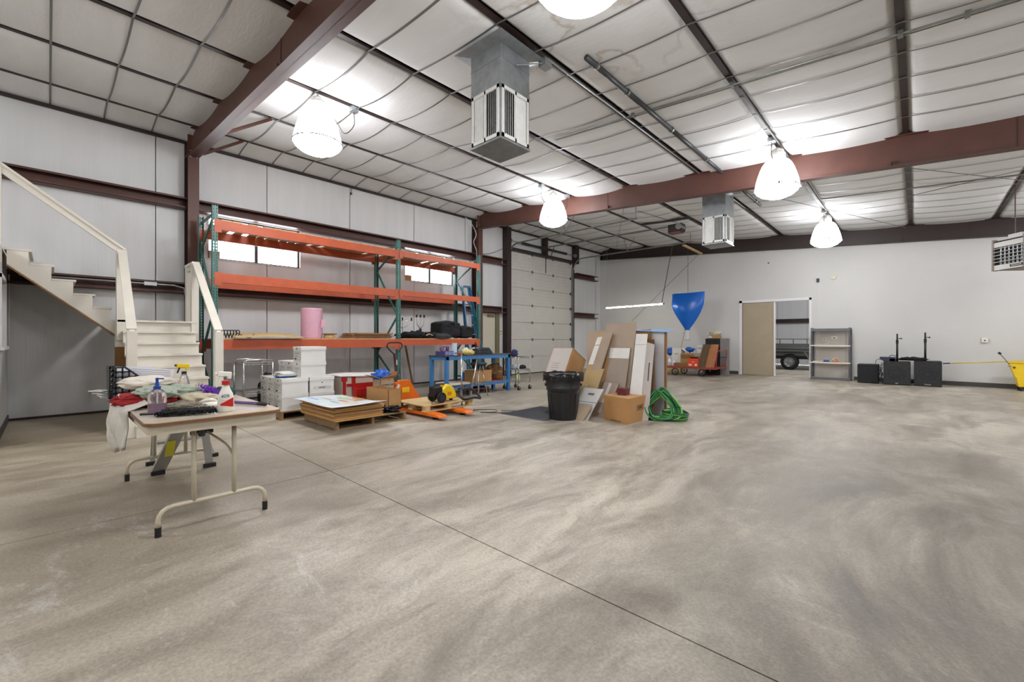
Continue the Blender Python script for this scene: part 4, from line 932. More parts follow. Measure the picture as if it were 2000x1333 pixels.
# ------------------------------------------------------------------ file boxes on their pallet
pallet('wooden_pallet', 'wooden pallet under the white file boxes', -8.12, -7.03, 2.40, 3.30, OLDW)
MB().box(-8.12, -7.03, 2.40, 3.30, .1305, .136).build('slip_sheet', CARDL, [o for o in COL.objects if o.name == 'wooden_pallet'][0])
FB = .245
def filebox(x, y, z, lab, side=False):
    t = thing('file_box', lab, 'box', (x, y, z), 0, 'white file boxes stacked on the pallet'); w, l = .31, .385
    MB().box(x-w/2, x+w/2, y-l/2, y+l/2, z, z+FB-.008).build('box_body', WCARD, t)
    MB().box(x-w/2-.008, x+w/2+.008, y-l/2-.008, y+l/2+.008, z+FB-.055, z+FB-.002).build('box_lid', WCARD, t, bevel=.002)
    fy = y-l/2-.0015; b = MB()
    for zz_ in (.03, .075, .12, .155): b.box(x-w*.38, x+w*.38, fy, fy+.001, z+zz_, z+zz_+.003)
    b.box(x-w*.38, x-w*.37, fy, fy+.001, z+.03, z+.155).box(x+w*.37, x+w*.38, fy, fy+.001, z+.03, z+.155)
    b.box(x-w*.34, x-w*.10, fy, fy+.001, z+.04, z+.06).box(x-w*.05, x+w*.05, fy-.007, fy-.006, z+.195, z+.225).box(x-w*.3, x+w*.25, fy, fy+.001, z+.135, z+.141).box(x-w*.3, x+w*.1, fy, fy+.001, z+.095, z+.101)
    b.build('label_print', INK, t, kind='stuff')
    if side:
        q = x+w/2+.0006; b = MB()
        for a in (.055, .085): b.box(q, q+.001, y-.13, y+.13, z+a, z+a+.0025)
        b.box(q, q+.001, y-.13, y-.1275, z+.055, z+.0875).box(q, q+.001, y+.1275, y+.13, z+.055, z+.0875).box(q, q+.001, y-.05, y+.05, z+.066, z+.076); b.cyl((q, y, z+.15), (q+.002, y, z+.15), .010, n=8)
        b.build('side_print', INK, t, kind='stuff')
    return t
colx = [-7.21, -7.54, -7.87]; nm = ['nearest the hall', 'in the middle', 'nearest the wall']; rows = ['front row', 'back row']; lv = ['bottom', 'second']
for r_, y in enumerate((2.62, 3.035)):
    for l_ in range(2):
        for c_, x in enumerate(colx): filebox(x, y, .137+FB*l_, 'white file box, %s layer, %s, %s' % (lv[l_], rows[r_], nm[c_]), r_ == 1)
for c_, x in enumerate(colx): filebox(x, 2.90, .137+FB*2, 'white file box, third layer, %s' % nm[c_])
filebox(-7.21, 2.90, .137+FB*3, 'white file box, topmost of the whole stack')
ff = thing('folder_stack', 'blue and white hanging folders lying on the white file boxes', 'folders', (-7.38, 2.58, .137+FB*2))
for k in range(6):
    a = R(-12+5*k); MB().bc((-7.40+.01*k, 2.57+.005*k, .137+FB*2+.008+.013*k), (.34-.02*k, .24, .006), Matrix.Rotation(a, 3, 'Z') @ Matrix.Rotation(R(2*k-3), 3, 'Y')).build('folder', CL('blue_folder', (58,112,172)) if k < 2 else WCARD, ff)
heap('black_backpack', 'black backpack standing behind the white file boxes, left', 'bag', (-8.28, 2.62, 0), (.16,.16,.42), BCL, 12, .12, 2)
# ------------------------------------------------------------------ chrome wire carts
def wirecart(name, label, x0, x1, y0, y1, h, shelves, nose=True, casters=True):
    t = thing(name, label, 'cart', ((x0+x1)/2, (y0+y1)/2, 0)); zb = .11 if casters else 0
    for x in (x0, x1):
        for y in (y0, y1):
            MB().cyl((x,y,zb), (x,y,h), .0125, n=8).build('post', CHROME, t, smooth=True)
            if casters:
                b = MB(); wheel(b, (x,y,.05), .05, .028); b.build('caster_wheel', RUB, t); MB().box(x-.018, x+.018, y-.012, y+.012, .05, .12).build('caster_fork', CHROME, t)
    for z in shelves:
        s = MB()
        for zz_ in (z, z-.035): s.tube([(x0,y0,zz_),(x1,y0,zz_),(x1,y1,zz_),(x0,y1,zz_)], .004, 5, closed=True)
        for (a, c) in (((x0,y0),(x1,y0)), ((x1,y0),(x1,y1)), ((x0,y1),(x1,y1)), ((x0,y0),(x0,y1))):
            n = 12; pts = [(a[0]+(c[0]-a[0])*k/n, a[1]+(c[1]-a[1])*k/n, z-.035*(k%2)) for k in range(n+1)]; s.tube(pts, .003, 4)
        so = s.build('shelf_frame', CHROME, t, kind='stuff'); n = 14; g_ = MB()
        for k in range(1, n): x = x0+(x1-x0)*k/n; g_.cyl((x,y0,z+.002), (x,y1,z+.002), .002, n=4)
        g_.build('shelf_wires', CHROME, t, kind='stuff')
    return t
c1 = wirecart('wire_cart', 'empty chrome wire cart behind the white file boxes', -8.26, -7.74, 2.10, 2.52, .86, (.86, .40, .14))
MB().tube([(-7.74,2.10,.86), (-7.74,2.11,.885), (-7.74,2.15,.90), (-7.74,2.47,.90), (-7.74,2.51,.885), (-7.74,2.52,.86)], .011, 8).tube([(-8.26,2.10,.86), (-8.26,2.15,.90), (-8.26,2.47,.90), (-8.26,2.52,.86)], .011, 8).build('push_handle', CHROME, c1, smooth=True, kind='stuff')
# ------------------------------------------------------------------ red and white tool bench with bins
WBX = M('cream_side_panel', (220,206,190), .6, 0, .05, 4)
rb = thing('tool_bench', 'cream sided bench with red steel frame and white top, beside the file boxes', 'bench', (-7.4, 3.88, 0))
MB().box(-7.62, -7.10, 3.40, 4.30, .02, .585).build('cabinet_body', WBX, rb)
MB().grid(lambda u, v: (-7.68+.64*u, 3.33+1.02*v, .60+.012*math.sin(5*v+2*u)), 6, 12).build('bench_top', WCARD, rb, solid=.012)
b = M('red_enamel', (178,30,30), .35)
for y, z0 in ((3.425, 0), ): MB().box(-7.105, -7.075, y-.022, y+.022, z0, .585).box(-7.105, -7.07, y-.045, y+.045, .52, .58).build('frame_post', b, rb)
MB().box(-7.105, -7.075, 3.56, 3.62, .40, .585).build('frame_post', b, rb); MB().box(-7.105, -7.07, 3.47, 4.10, .43, .47).build('frame_rail', b, rb)
MB().box(-7.66, -7.62, 3.4, 3.44, .02, .585).build('frame_post', b, rb)
for (x0, x1, y0_, y1_, z0, z1, lab) in ((-7.06, -6.86, 3.55, 3.93, .25, .44, 'upper red plastic stacking bin hooked on the cream bench'), (-7.06, -6.88, 3.53, 3.91, .0, .20, 'lower red plastic stacking bin on the floor by the cream bench')):
    t = thing('parts_bin', lab, 'bin', ((x0+x1)/2, (y0_+y1_)/2, z0), 0, 'red stacking bins'); q = .012
    MB().prism([(x0+.03, z0), (x1-.03, z0), (x1, z0+(z1-z0)*.35), (x1, z1-(z1-z0)*.25), (x0, z1), (x0, z0+.02)], 'y', y0_, y0_+q).prism([(x0+.03, z0), (x1-.03, z0), (x1, z0+(z1-z0)*.35), (x1, z1-(z1-z0)*.25), (x0, z1), (x0, z0+.02)], 'y', y1_-q, y1_).box(x0, x0+q, y0_, y1_, z0+.01, z1).box(x0+.03, x1-.03, y0_, y1_, z0, z0+q).bar((x1-.02,(y0_+y1_)/2,z0+.01), (x1-.005,(y0_+y1_)/2,z1-(z1-z0)*.25), y1_-y0_, .01, up=(1,0,0)).build('bin_body', RED, t)
    MB().box(x1-.012, x1+.012, y0_-.006, y1_+.006, z1-(z1-z0)*.28, z1-(z1-z0)*.2).build('bin_rim', RED, t)
    for y in (y0_+.09, y0_+.21, y0_+.33): MB().box(x1-.004, x1+.008, y-.006, y+.006, z0+.03, z1-(z1-z0)*.27).build('bin_rib', RED, t)
# ------------------------------------------------------------------ map-topped stack on a pallet
pA = pallet('wooden_pallet', 'grey weathered pallet under the map-topped stack of brown sheets', -6.78, -5.72, 2.65, 3.74, OLDW, 'x')
ck = thing('sheet_stack', 'stack of brown corrugated sheets topped by a map on the near pallet', 'cardboard stack', (-6.2, 3.0, .131))
for k in range(9):
    dx, dy = random.uniform(-.03, .03), random.uniform(-.02, .02); z = .131+.021*k
    MB().box(-6.80+dx, -5.66+dx-.02*(k > 6), 2.60+dy, 3.32+dy, z, z+.018).build('corrugated_sheet', (CARD, CARDD, CARD, M('golden_cardboard', (196,150,88), .75, 0, .1, 4))[k % 4 if k > 1 else 3], ck)
mp = thing('wall_map', 'large pale blue printed map lying curled on the brown sheet stack', 'map', (-6.1, 2.95, .33))
MAPM = M('map_print', (226,230,230), .5, rgb2=(190,206,216), scale=3)
def mapf(u, v): return (-6.86+1.36*u, 2.50+.78*v, .325+.035*(2*u-1)**2*(u > .5)+.02*(1-v)*(1-u)+.012*math.sin(4*u+3*v))
MB().grid(mapf, 16, 10).build('map_sheet', MAPM, mp, smooth=True, solid=.002)
for (u, v, du, dv, col) in ((.30,.78,.10,.12,(176,204,150)), (.42,.84,.07,.08,(214,170,170)), (.50,.60,.09,.07,(206,160,140)), (.66,.62,.16,.08,(228,206,170)), (.30,.45,.10,.05,(212,180,170)), (.20,.25,.14,.05,(160,186,220)), (.55,.40,.10,.05,(170,206,204)), (.48,.75,.12,.04,(186,196,226)), (.78,.45,.08,.05,(230,214,184))):
    b = MB(); cpt = [Vector(mapf(u+du*math.cos(2*PI*k/14)*(1+.3*math.sin(3*k)), v+dv*math.sin(2*PI*k/14)))+Vector((0,0,.003)) for k in range(14)]
    b.add(cpt, [tuple(range(14))]); b.build('map_patch', M('map_tint_%d' % sum(col), col, .5, 0, .1, 20), mp)
# open cartons behind
t = thing('open_carton', 'plain brown open carton standing on the right end of the near pallet', 'box', (-6.1, 3.58, .19))
b = MB(); x0, x1, y0_, y1_, z0, z1 = -6.46, -5.80, 3.49, 3.71, .19, .47
for q in ((x0,x1,y0_,y0_+.005),(x0,x1,y1_-.005,y1_),(x0,x0+.005,y0_,y1_),(x1-.005,x1,y0_,y1_)): b.box(*q, z0, z1)
b.box(x0, x1, y0_, y1_, z0, z0+.005).build('carton_walls', CARD, t)
t = thing('open_carton', 'brown open carton with printed side and blue bag inside, behind the plain one', 'box', (-6.64, 3.88, 0))
x0, x1, y0_, y1_, z0, z1 = -6.77, -6.51, 3.77, 4.02, .0, .575; b = MB()
for q in ((x0,x1,y0_,y0_+.005),(x0,x1,y1_-.005,y1_),(x0,x0+.005,y0_,y1_),(x1-.005,x1,y0_,y1_)): b.box(*q, z0, z1)
b.box(x0, x1, y0_, y1_, z0, z0+.005).build('carton_walls', CARDL, t)
MB().add([(x0,y0_,z1),(x1,y0_,z1),(x1+.02,y0_-.14,z1+.06),(x0-.02,y0_-.14,z1+.06)], [(0,1,2,3)]).build('flap', CARDL, t, solid=.005)
MB().add([(x1,y0_,z1),(x1,y1_,z1),(x1+.12,y1_,z1+.07),(x1+.12,y0_,z1+.04)], [(0,1,2,3)]).build('flap', CARD, t, solid=.005)
MB().add([(x0,y1_,z1),(x1,y1_,z1),(x1,y1_+.08,z1+.10),(x0,y1_+.08,z1+.10)], [(0,1,2,3)]).build('flap', CARDD, t, solid=.005)
text('FOR PARTS ONLY', .036, frame((x1+.002, 3.94, .40), (0,1,0), (0,0,1)), INK, t) if False else None
b = MB()
for k in range(11): b.box(x1+.0002, x1+.0016, 3.79+.02*k, 3.79+.02*k+random.choice((.009,.013,.016)), .455, .475)
b.build('printed_text', INK, t, kind='stuff')
BAGB = M('blue_poly_sheet', (24,92,190), .3, 0, .12, 6, .3, 12)
tag(MB().blob((-6.63, 3.86, .62), (.13,.13,.09), 22, .35, 22, 14, 3).build('blue_bag', BAGB, loc=(-6.54,3.86,.56), smooth=True), 'crumpled blue plastic bag stuffed in the brown open carton', 'bag')
heap('black_plastic_bag', 'crumpled black plastic bag under the brown cartons at the pallet end', 'bag', (-5.98, 3.56, .131), (.26,.16,.075), M('black_polythene', (20,20,26), .22, 0, .3, 9, .4, 14), 15, .35, 4)
# ------------------------------------------------------------------ pallet jack with pine pallet and vacuum
OR = M('orange_enamel', (232,112,26), .35, 0, .08, 6)
pj = thing('pallet_jack', 'orange hand pallet jack with a black loop handle', 'pallet jack', (-6.5, 4.3, 0))
for y in (4.08, 4.62):
    MB().box(-6.70, -5.45, y-.08, y+.08, .045, .095).prism([(-5.45,.045),(-5.22,.045),(-5.22,.055),(-5.30,.085),(-5.45,.095)], 'y', y-.08, y+.08).build('fork', OR, pj, bevel=.006)
    b = MB(); wheel(b, (-5.42, y, .032), .032, .09, 'y'); b.build('load_wheel', BLACK, pj)
MB().prism([(4.02,.08),(4.76,.08),(4.60,.28),(4.46,.50),(4.26,.50),(4.14,.28)], 'x', -6.78, -6.70).build('battery_shield', OR, pj, bevel=.006)
MB().box(-6.95, -6.74, 4.20, 4.44, .10, .46).build('pump_housing', OR, pj, bevel=.01); MB().cyl((-6.88,4.32,.16), (-6.88,4.32,.58), .05, n=14).build('hydraulic_pump', BLACK, pj, smooth=True)
for y in (4.26, 4.38):
    b = MB(); wheel(b, (-6.90, y, .09), .09, .05, 'y', 18); b.build('steer_wheel', BLACK, pj)
MB().bar((-6.86,4.30,.52), (-6.92,4.29,.96), .05, .035).build('drawbar', M('dark_red_metal', (64,24,20), .45), pj)
MB().box(-6.872, -6.868, 4.295, 4.31, .72, .86).build('drawbar_label', WCARD, pj)
pts = [(-6.92,4.29,.95),(-6.925,4.22,1.01),(-6.93,4.145,1.09),(-6.93,4.145,1.13),(-6.93,4.18,1.165),(-6.93,4.29,1.17),(-6.93,4.41,1.165),(-6.93,4.445,1.13),(-6.93,4.445,1.09),(-6.925,4.37,1.01)]
MB().tube(spline(pts+[pts[0]], 5), .013, 8).build('loop_handle', BLACK, pj, smooth=True)
MB().box(-6.695, -6.69, 4.30, 4.45, .28, .37).build('yellow_sticker', YEL, pj)
b = MB().bar((-6.69,4.17,.32), (-6.69,4.24,.43), .004, .05, up=(0,0,1)); b.build('white_sticker', WCARD, pj)
PPZ = .098
pc = thing('pine_pallet', 'pale new pine pallet with solid top riding on the jack forks', 'pallet', (-5.95, 4.45, PPZ))
for k in range(6): yy = 3.97+.167*k; MB().box(-6.40, -5.56, yy, yy+.163, PPZ+.085, PPZ+.103).build('top_board', PINE, pc)
for x in (-6.36, -5.98, -5.60):
    for y in (3.99, 4.42, 4.87): MB().box(x-.05, x+.04, y, y+.09, PPZ+.016, PPZ+.085).build('block', PINE, pc)
for x in (-6.40, -6.02, -5.64): MB().box(x, x+.09, 3.97, 4.97, PPZ, PPZ+.016).build('bottom_board', PINE, pc)
PT = PPZ+.104
vc = thing('canister_vacuum', 'yellow canister vacuum with black wheels on the pine pallet', 'vacuum cleaner', (-5.75, 4.45, PT))
prof = [(4.40,PT+.045),(4.40,PT+.20),(4.44,PT+.235),(4.50,PT+.285),(4.56,PT+.28),(4.64,PT+.22),(4.69,PT+.12),(4.70,PT+.04)]
MB().prism(prof, 'x', -5.84, -5.66).build('yellow_shell', YEL, vc, bevel=.025)
MB().prism([(4.24,PT+.10),(4.24,PT+.26),(4.38,PT+.27),(4.41,PT+.24),(4.41,PT+.08)], 'x', -5.83, -5.67).build('black_rear', BLACK, vc, bevel=.02)
MB().tube(spline([(-5.75,4.28,PT+.26), (-5.75,4.34,PT+.285), (-5.75,4.50,PT+.287)]), .014, 8).build('carry_handle', BLACK, vc)
for x in (-5.86, -5.62):
    b = MB(); wheel(b, (x, 4.345, PT+.085), .085, .045, 'x', 24); b.build('large_wheel', BLACK, vc, bevel=.006)
    b = MB(); wheel(b, (x+(.026 if x > -5.7 else -.026), 4.345, PT+.085), .055, .006, 'x', 24); b.build('hub_cap', M('violet_grey_plastic', (54,48,66), .3), vc)
b = MB(); wheel(b, (-5.75, 4.64, PT+.025), .025, .04, 'x'); b.build('front_caster', BLACK, vc)
MB().box(-5.659, -5.657, 4.50, 4.58, PT+.10, PT+.16).build('logo_plate', M('orange_label_print', (206,130,30), .4), vc)
pts = [(-5.75,4.70,PT+.12),(-5.7,4.85,PT+.17),(-5.72,5.05,PT+.16),(-5.70,5.20,PT+.06),(-5.58,5.16,PT+.0),(-5.50,4.95,PT+.04),(-5.52,4.74,PT+.03),(-5.6,4.72,PT+.10),(-5.8,4.95,PT+.20),(-5.9,5.1,PT+.16)]
MB().tube(spline(pts, 8), .021, 10).build('hose', BLACK, vc, smooth=True)
MB().tube(spline([(-5.72,4.30,PT+.12),(-5.66,4.20,PT+.04),(-5.60,4.14,PT+.006),(-5.58,4.24,PT+.005),(-5.62,4.36,PT+.005)]), .005, 5).build('power_cord', RUB, vc)
for (a, c, lab, m_) in (((-5.86,4.98,.02), (-5.92,5.02,1.03), 'tall chrome vacuum wand standing behind the yellow vacuum', CHROME), ((-6.05,5.32,.02), (-5.95,5.42,.86), 'shorter chrome pole leaning right of the yellow vacuum', CHROME)):
    t = thing('metal_wand', lab, 'pole', a); MB().cyl(a, c, .013, n=8).build('tube', m_, t, smooth=True); MB().cyl(a, (a[0],a[1],a[2]+.05), .02, n=8).build('tip', BLACK, t)
ec = tag(MB().tube(spline([(-5.62,5.02,.006), (-5.5,5.2,.006), (-5.35,5.3,.006), (-5.2,5.15,.006), (-5.35,4.95,.006), (-5.05,5.2,.006), (-4.95,5.5,.006), (-5.2,5.3,.006)]), .005, 5).build('vacuum_cord', RUB, loc=(-5.3,5.1,0)), 'thin dark cord looping on the floor right of the pine pallet', 'cord')
# broom / wood strip against the wall
tag(MB().bar((-9.80, 6.62, .02), (-9.83, 6.40, 1.12), .02, .05, up=(0,1,0)).build('timber_strip', CARDD, loc=(-9.8,6.6,0)), 'narrow brown timber strip leaning on the wall under the rack', 'timber')
# ------------------------------------------------------------------ blue workbench
wk = thing('workbench', 'blue steel workbench with a dark top and low shelf', 'workbench', (-7.3, 6.55, 0))
MB().box(-7.70, -7.12, 5.60, 7.58, .86, .885).build('bench_top', M('dark_bench_top', (78,74,70), .4, 0, .2, 6), wk, bevel=.004)
MB().box(-7.14, -7.115, 5.62, 7.56, .79, .86).box(-7.68, -7.655, 5.62, 7.56, .79, .86).build('apron_rail', BLUEP, wk); MB().box(-7.68, -7.12, 5.62, 5.645, .79, .86).box(-7.68, -7.12, 7.535, 7.56, .79, .86).build('end_rail', BLUEP, wk)
for x in (-7.66, -7.15):
    for y in (5.66, 7.52): MB().box(x-.035, x+.035, y-.035, y+.035, 0, .86).build('leg', BLUEP, wk); MB().box(x-.05, x+.05, y-.05, y+.05, 0, .006).build('foot_plate', BLUEP, wk)
MB().box(-7.70, -7.13, 5.70, 7.50, .245, .26).build('lower_shelf', M('grey_shelf_board', (120,112,100), .6, 0, .15, 4), wk); MB().box(-7.14, -7.12, 5.69, 7.49, .19, .26).box(-7.70, -7.68, 5.69, 7.49, .19, .26).build('shelf_rail', BLUEP, wk)
BT = .886
def small(name, label, cat, c, build, group=None): t = thing(name, label, cat, c, 0, group); build(t, c); return t
def b_org(t, c):
    MB().box(c[0]-.16, c[0]+.16, c[1]-.13, c[1]+.13, c[2], c[2]+.09).build('drawer_case', M('violet_blue_case', (70,66,120), .4), t, bevel=.004)
    for k in range(3): MB().box(c[0]+.16, c[0]+.166, c[1]-.12+.082*k, c[1]-.045+.082*k, c[2]+.01, c[2]+.08).build('drawer', M('clear_blue_drawer', (130,140,190), .2), t)
small('drawer_organiser', 'small violet drawer box with clear fronts at the left end of the blue workbench', 'organiser', (-7.36, 5.78, BT), b_org)
def b_purp(t, c):
    for k, m_ in enumerate((PURPL, CLEARP, M('purple_tin', (92,50,120), .4))): MB().lathe([(.03,0),(.032,.01),(.032,.09),(.02,.10)], (c[0], c[1]+.08*k, c[2]), 14).build('jar', m_, t, smooth=True)
small('jar_group', 'purple and clear jars standing on top of the violet drawer box', 'jars', (-7.36, 5.69, BT+.091), b_purp)
small('tall_carton', 'tall narrow pale blue carton on the blue workbench', 'box', (-7.22, 5.93, BT), lambda t, c: (MB().box(c[0]-.035, c[0]+.035, c[1]-.04, c[1]+.04, c[2], c[2]+.26).build('carton', M('pale_blue_carton', (196,216,232), .5), t), MB().box(c[0]+.035, c[0]+.037, c[1]-.03, c[1]+.03, c[2]+.02, c[2]+.06).build('label', M('grey_blue_label', (110,130,160), .5), t)))
drape('red_gloves', 'small red and tan glove heap on the blue workbench', 'gloves', (-7.22, 6.04, BT), (.06,.09,.03), CL('red_tan_cloth', (170,84,62), .3), 31, .3)
drape('yellow_gloves', 'heap of pale yellow gloves in the middle of the blue workbench', 'gloves', (-7.26, 6.32, BT), (.10,.17,.06), CL('pale_yellow_cloth', (232,216,140), .1), 32, .35, 5, folds=8)
drape('white_cloth', 'small white cloth sticking up behind the yellow gloves', 'cloth', (-7.40, 6.40, BT), (.06,.08,.08), CL('white_rag', (232,230,226)), 33, .3)
def b_grill(t, c):
    MB().prism([(c[1]-.28,c[2]),(c[1]+.28,c[2]),(c[1]+.25,c[2]+.06),(c[1]+.16,c[2]+.15),(c[1]-.14,c[2]+.16),(c[1]-.24,c[2]+.08)], 'x', c[0]-.13, c[0]+.13).build('lidded_body', M('slate_case', (48,56,66), .4), t, bevel=.02)
    MB().box(c[0]+.13, c[0]+.15, c[1]-.10, c[1]+.10, c[2]+.09, c[2]+.11).build('handle', BLACK, t)
small('slate_tool_case', 'dark slate rounded tool case near the middle of the blue workbench', 'case', (-7.36, 6.82, BT), b_grill)
def b_vise(t, c):
    MB().cyl(c, (c[0],c[1],c[2]+.05), .05, n=12).box(c[0]-.04, c[0]+.04, c[1]-.05, c[1]+.05, c[2]+.05, c[2]+.13).build('base', BLACK, t); MB().cyl((c[0]+.02,c[1],c[2]+.12), (c[0]+.02,c[1]-.01,c[2]+.24), .012, n=8).blob((c[0]+.02,c[1]-.01,c[2]+.25), (.02,.02,.02), 1, 0, 8, 6).build('lever', BLACK, t)
small('bench_press', 'small black lever press on the blue workbench beside the slate case', 'press', (-7.24, 6.54, BT), b_vise)
LS = .261
t = thing('carton', 'brown carton on the low shelf of the blue workbench', 'box', (-7.34, 6.72, LS)); carton(t, -7.56, -7.16, 6.50, 6.98, LS, LS+.26, CARD)
heap('black_duffel', 'black duffel with a brown panel on the low shelf, right half of the bench', 'bag', (-7.36, 7.25, LS), (.20,.24,.24), M('black_and_brown_canvas', (26,24,22), .8, rgb2=(150,104,50), scale=2.2), 41, .2, 3)
t = thing('red_folder', 'pink-red folder lying flat at the low shelf edge of the blue workbench', 'folder', (-7.2, 7.08, LS)); MB().box(-7.30, -7.12, 7.0, 7.02+.2, LS, LS+.012).build('cover', M('pink_red_card', (206,60,80), .5), t)
t = thing('foam_board', 'cream foam board lying on the low shelf at the left end of the bench', 'board', (-7.4, 5.95, LS)); MB().prism(rrect(-7.66, -7.06, 5.70, 6.30, .12), 'z', LS, LS+.03).build('board', WBX, t)
t = thing('blue_cool_box', 'bright blue and white cool box behind the workbench', 'box', (-7.95, 7.1, 0)); MB().box(-8.15, -7.78, 6.9, 7.35, 0, .42).build('tub', CL('bright_blue', (20,104,176)), t, bevel=.02); MB().box(-8.16, -7.77, 6.89, 7.36, .42, .47).build('lid', WPL, t, bevel=.01)
# stool behind
so = thing('drafting_stool', 'black round stool with chrome legs under the blue workbench top', 'stool', (-6.92, 6.35, 0))
MB().lathe([(.02,.655),(.16,.66),(.185,.69),(.17,.72),(.02,.725)], (-6.92,6.35,0), 28).build('seat', RUB, so, smooth=True)
for k in range(4): a = PI/4+k*PI/2; MB().cyl((-6.92+.06*math.cos(a), 6.35+.06*math.sin(a), .66), (-6.92+.2*math.cos(a), 6.35+.2*math.sin(a), .0), .011, n=8).build('leg', CHROME, so, smooth=True)
MB().tube([(-6.92+.14*math.cos(2*PI*k/20), 6.35+.14*math.sin(2*PI*k/20), .28) for k in range(20)], .007, 6, closed=True).build('foot_ring', CHROME, so)
hd = thing('hand_truck', 'low dolly with black wheels beneath the blue workbench', 'dolly', (-7.35, 6.7, 0))
MB().box(-7.55, -7.2, 6.30, 6.95, .10, .125).build('deck', M('dull_red_metal', (120,50,44), .5), hd)
for x in (-7.5, -7.25):
    for y in (6.36, 6.92): b = MB(); wheel(b, (x, y, .05), .05, .03); b.build('dolly_wheel', RUB, hd)
# second wire cart
c2_ = wirecart('wire_cart', 'chrome wire cart on casters in front of the white overhead door', -7.42, -6.95, 7.68, 8.08, .80, (.80, .50, .22))
drape('dark_shoe', 'dark angular shoe on the middle shelf of the chrome cart by the overhead door', 'shoe', (-7.05, 7.92, .505), (.05,.12,.05), BCL, 51, .2)
drape('grey_bundle', 'grey and white rag bundle on the middle shelf of the chrome cart', 'rags', (-7.2, 7.76, .505), (.10,.10,.05), CL('blue_grey_rag', (176,184,196), .2), 52, .3)
drape('navy_cap', 'navy and white cap heap on the top corner of the chrome cart', 'cap', (-7.15, 7.74, .805), (.08,.08,.09), CL('navy_cloth', (52,54,96), .3), 53, .3)
t = thing('detergent_bottle', 'pale green bottle hanging low at the left of the chrome cart', 'bottle', (-7.0, 7.66, .225)); MB().lathe([(.04,0),(.045,.01),(.045,.12),(.02,.15),(.018,.17)], (-7.05, 7.76, .225), 14).build('bottle_body', M('pale_green_plastic', (206,222,150), .4), t, smooth=True); MB().lathe([(.02,.165),(.02,.19)], (-7.05,7.76,.225), 12).build('cap', BLACK, t)
# floor mat
mt = thing('floor_mat', 'dark grey ribbed rubber mat on the floor left of the trash can', 'mat', (-4.6, 5.7, 0))
MB().box(-5.02, -4.10, 5.10, 6.15, 0, .008).build('mat_base', M('dark_rubber_mat', (66,70,76), .5, 0, .2, 5), mt, bevel=.002)
b = MB()
for k in range(30): x = -4.99+.03*k; b.box(x, x+.014, 5.13, 6.12, .008, .011)
b.build('mat_ribs', MATS['dark_rubber_mat'], mt, kind='stuff')
# ------------------------------------------------------------------ trash can
BINM = M('black_bin_plastic', (30,30,32), .33, 0, .15, 8); LIN = M('black_liner', (14,14,18), .16, 0, .2, 9, .5, 18)
tc = thing('trash_can', 'large round black trash can lined with a black bag', 'trash can', (-4.02, 5.47, 0)); c = (-4.02, 5.47, 0)
MB().lathe([(.205,0),(.215,.01),(.245,.40),(.25,.44),(.262,.445),(.265,.50),(.262,.505),(.285,.66),(.29,.69)], c, 40).build('can_body', BINM, tc, smooth=True)
b = MB()
for k in range(14): a = 2*PI*k/14; b.bar((c[0]+.212*math.cos(a), c[1]+.212*math.sin(a), .03), (c[0]+.248*math.cos(a), c[1]+.248*math.sin(a), .40), .02, .008, up=(math.cos(a), math.sin(a), 0))
b.build('ribs', BINM, tc, kind='stuff')
for a in (R(-140), R(40)): MB().bc((c[0]+.272*math.cos(a), c[1]+.272*math.sin(a), .53), (.03,.10,.04), Matrix.Rotation(a, 3, 'Z')).build('grip', BINM, tc, bevel=.008)
b = MB(); n = 60
def lin_(u, v):
    a = 2*PI*u; k = 1+.02*math.sin(a*9+3*v)+.015*math.sin(a*23); rr = [.25,.275,.298,.312,.312,.308][min(5, int(v*5))]; z = [.52,.66,.715,.715,.66,.60][min(5, int(v*5))]
    return (c[0]+rr*k*math.cos(a), c[1]+rr*k*math.sin(a), z+.014*math.sin(a*7+2)*v+.010*math.sin(a*17)*v)
b.grid(lin_, n, 5).build('bag_liner', LIN, tc, smooth=True); MB().lathe([(.002,.45),(.25,.46)], c, 24, cap=False).build('bag_bottom', LIN, tc)
MB().bc((c[0]+.262*math.cos(R(-152)), c[1]+.262*math.sin(R(-152)), .57), (.004,.05,.11), Matrix.Rotation(R(-152), 3, 'Z')).build('white_sticker', WCARD, tc)
# ------------------------------------------------------------------ big tilted carton behind the trash can
bt = thing('tilted_carton', 'big tall carton leaning over behind the trash can, grey printed front', 'box', (-4.6, 5.9, 0))
A = Vector((-4.80, 6.24, 1.075)); e1 = Vector((.43,0,0)); e3 = Vector((0,-.5,-.866)); e2 = Vector((0,.866,-.5)); Lh, Dp = .60, .46
P = [A, A+e1, A+e1+e3*Lh, A+e3*Lh]; Q = [p+e2*Dp for p in P]
MB().add([*P, *Q], [(0,1,2,3),(7,6,5,4),(0,4,5,1),(1,5,6,2),(2,6,7,3),(3,7,4,0)]).build('carton', CARD, bt)
MB().add([P[0]+Vector((.012,-.003,.0)), P[1]+Vector((-.012,-.003,.0)), P[2]+Vector((-.012,-.003,0)), P[3]+Vector((.012,-.003,0))], [(0,1,2,3)]).build('grey_front_print', M('grey_print_card', (198,190,184), .6, 0, .04, 4), bt, solid=.002)
b = MB()
for k in range(9):
    s = A+e3*(.30+.045*k)+Vector((.10,-.006,-.002)); b.bar(s, s+Vector((random.uniform(.14,.22),0,0)), .001, .008, up=e3)
b.build('printed_lines', M('faded_ink', (120,116,112), .6), bt, kind='stuff')
MB().bar(P[1], Q[1], .012, .012).bar(P[0], P[1], .012, .012).build('pale_edge', CARDL, bt)
t = thing('support_carton', 'brown carton standing under the big tilted carton behind the trash can', 'box', (-4.45, 6.15, 0)); carton(t, -4.72, -4.22, 5.98, 6.30, 0, .405, CARDD)
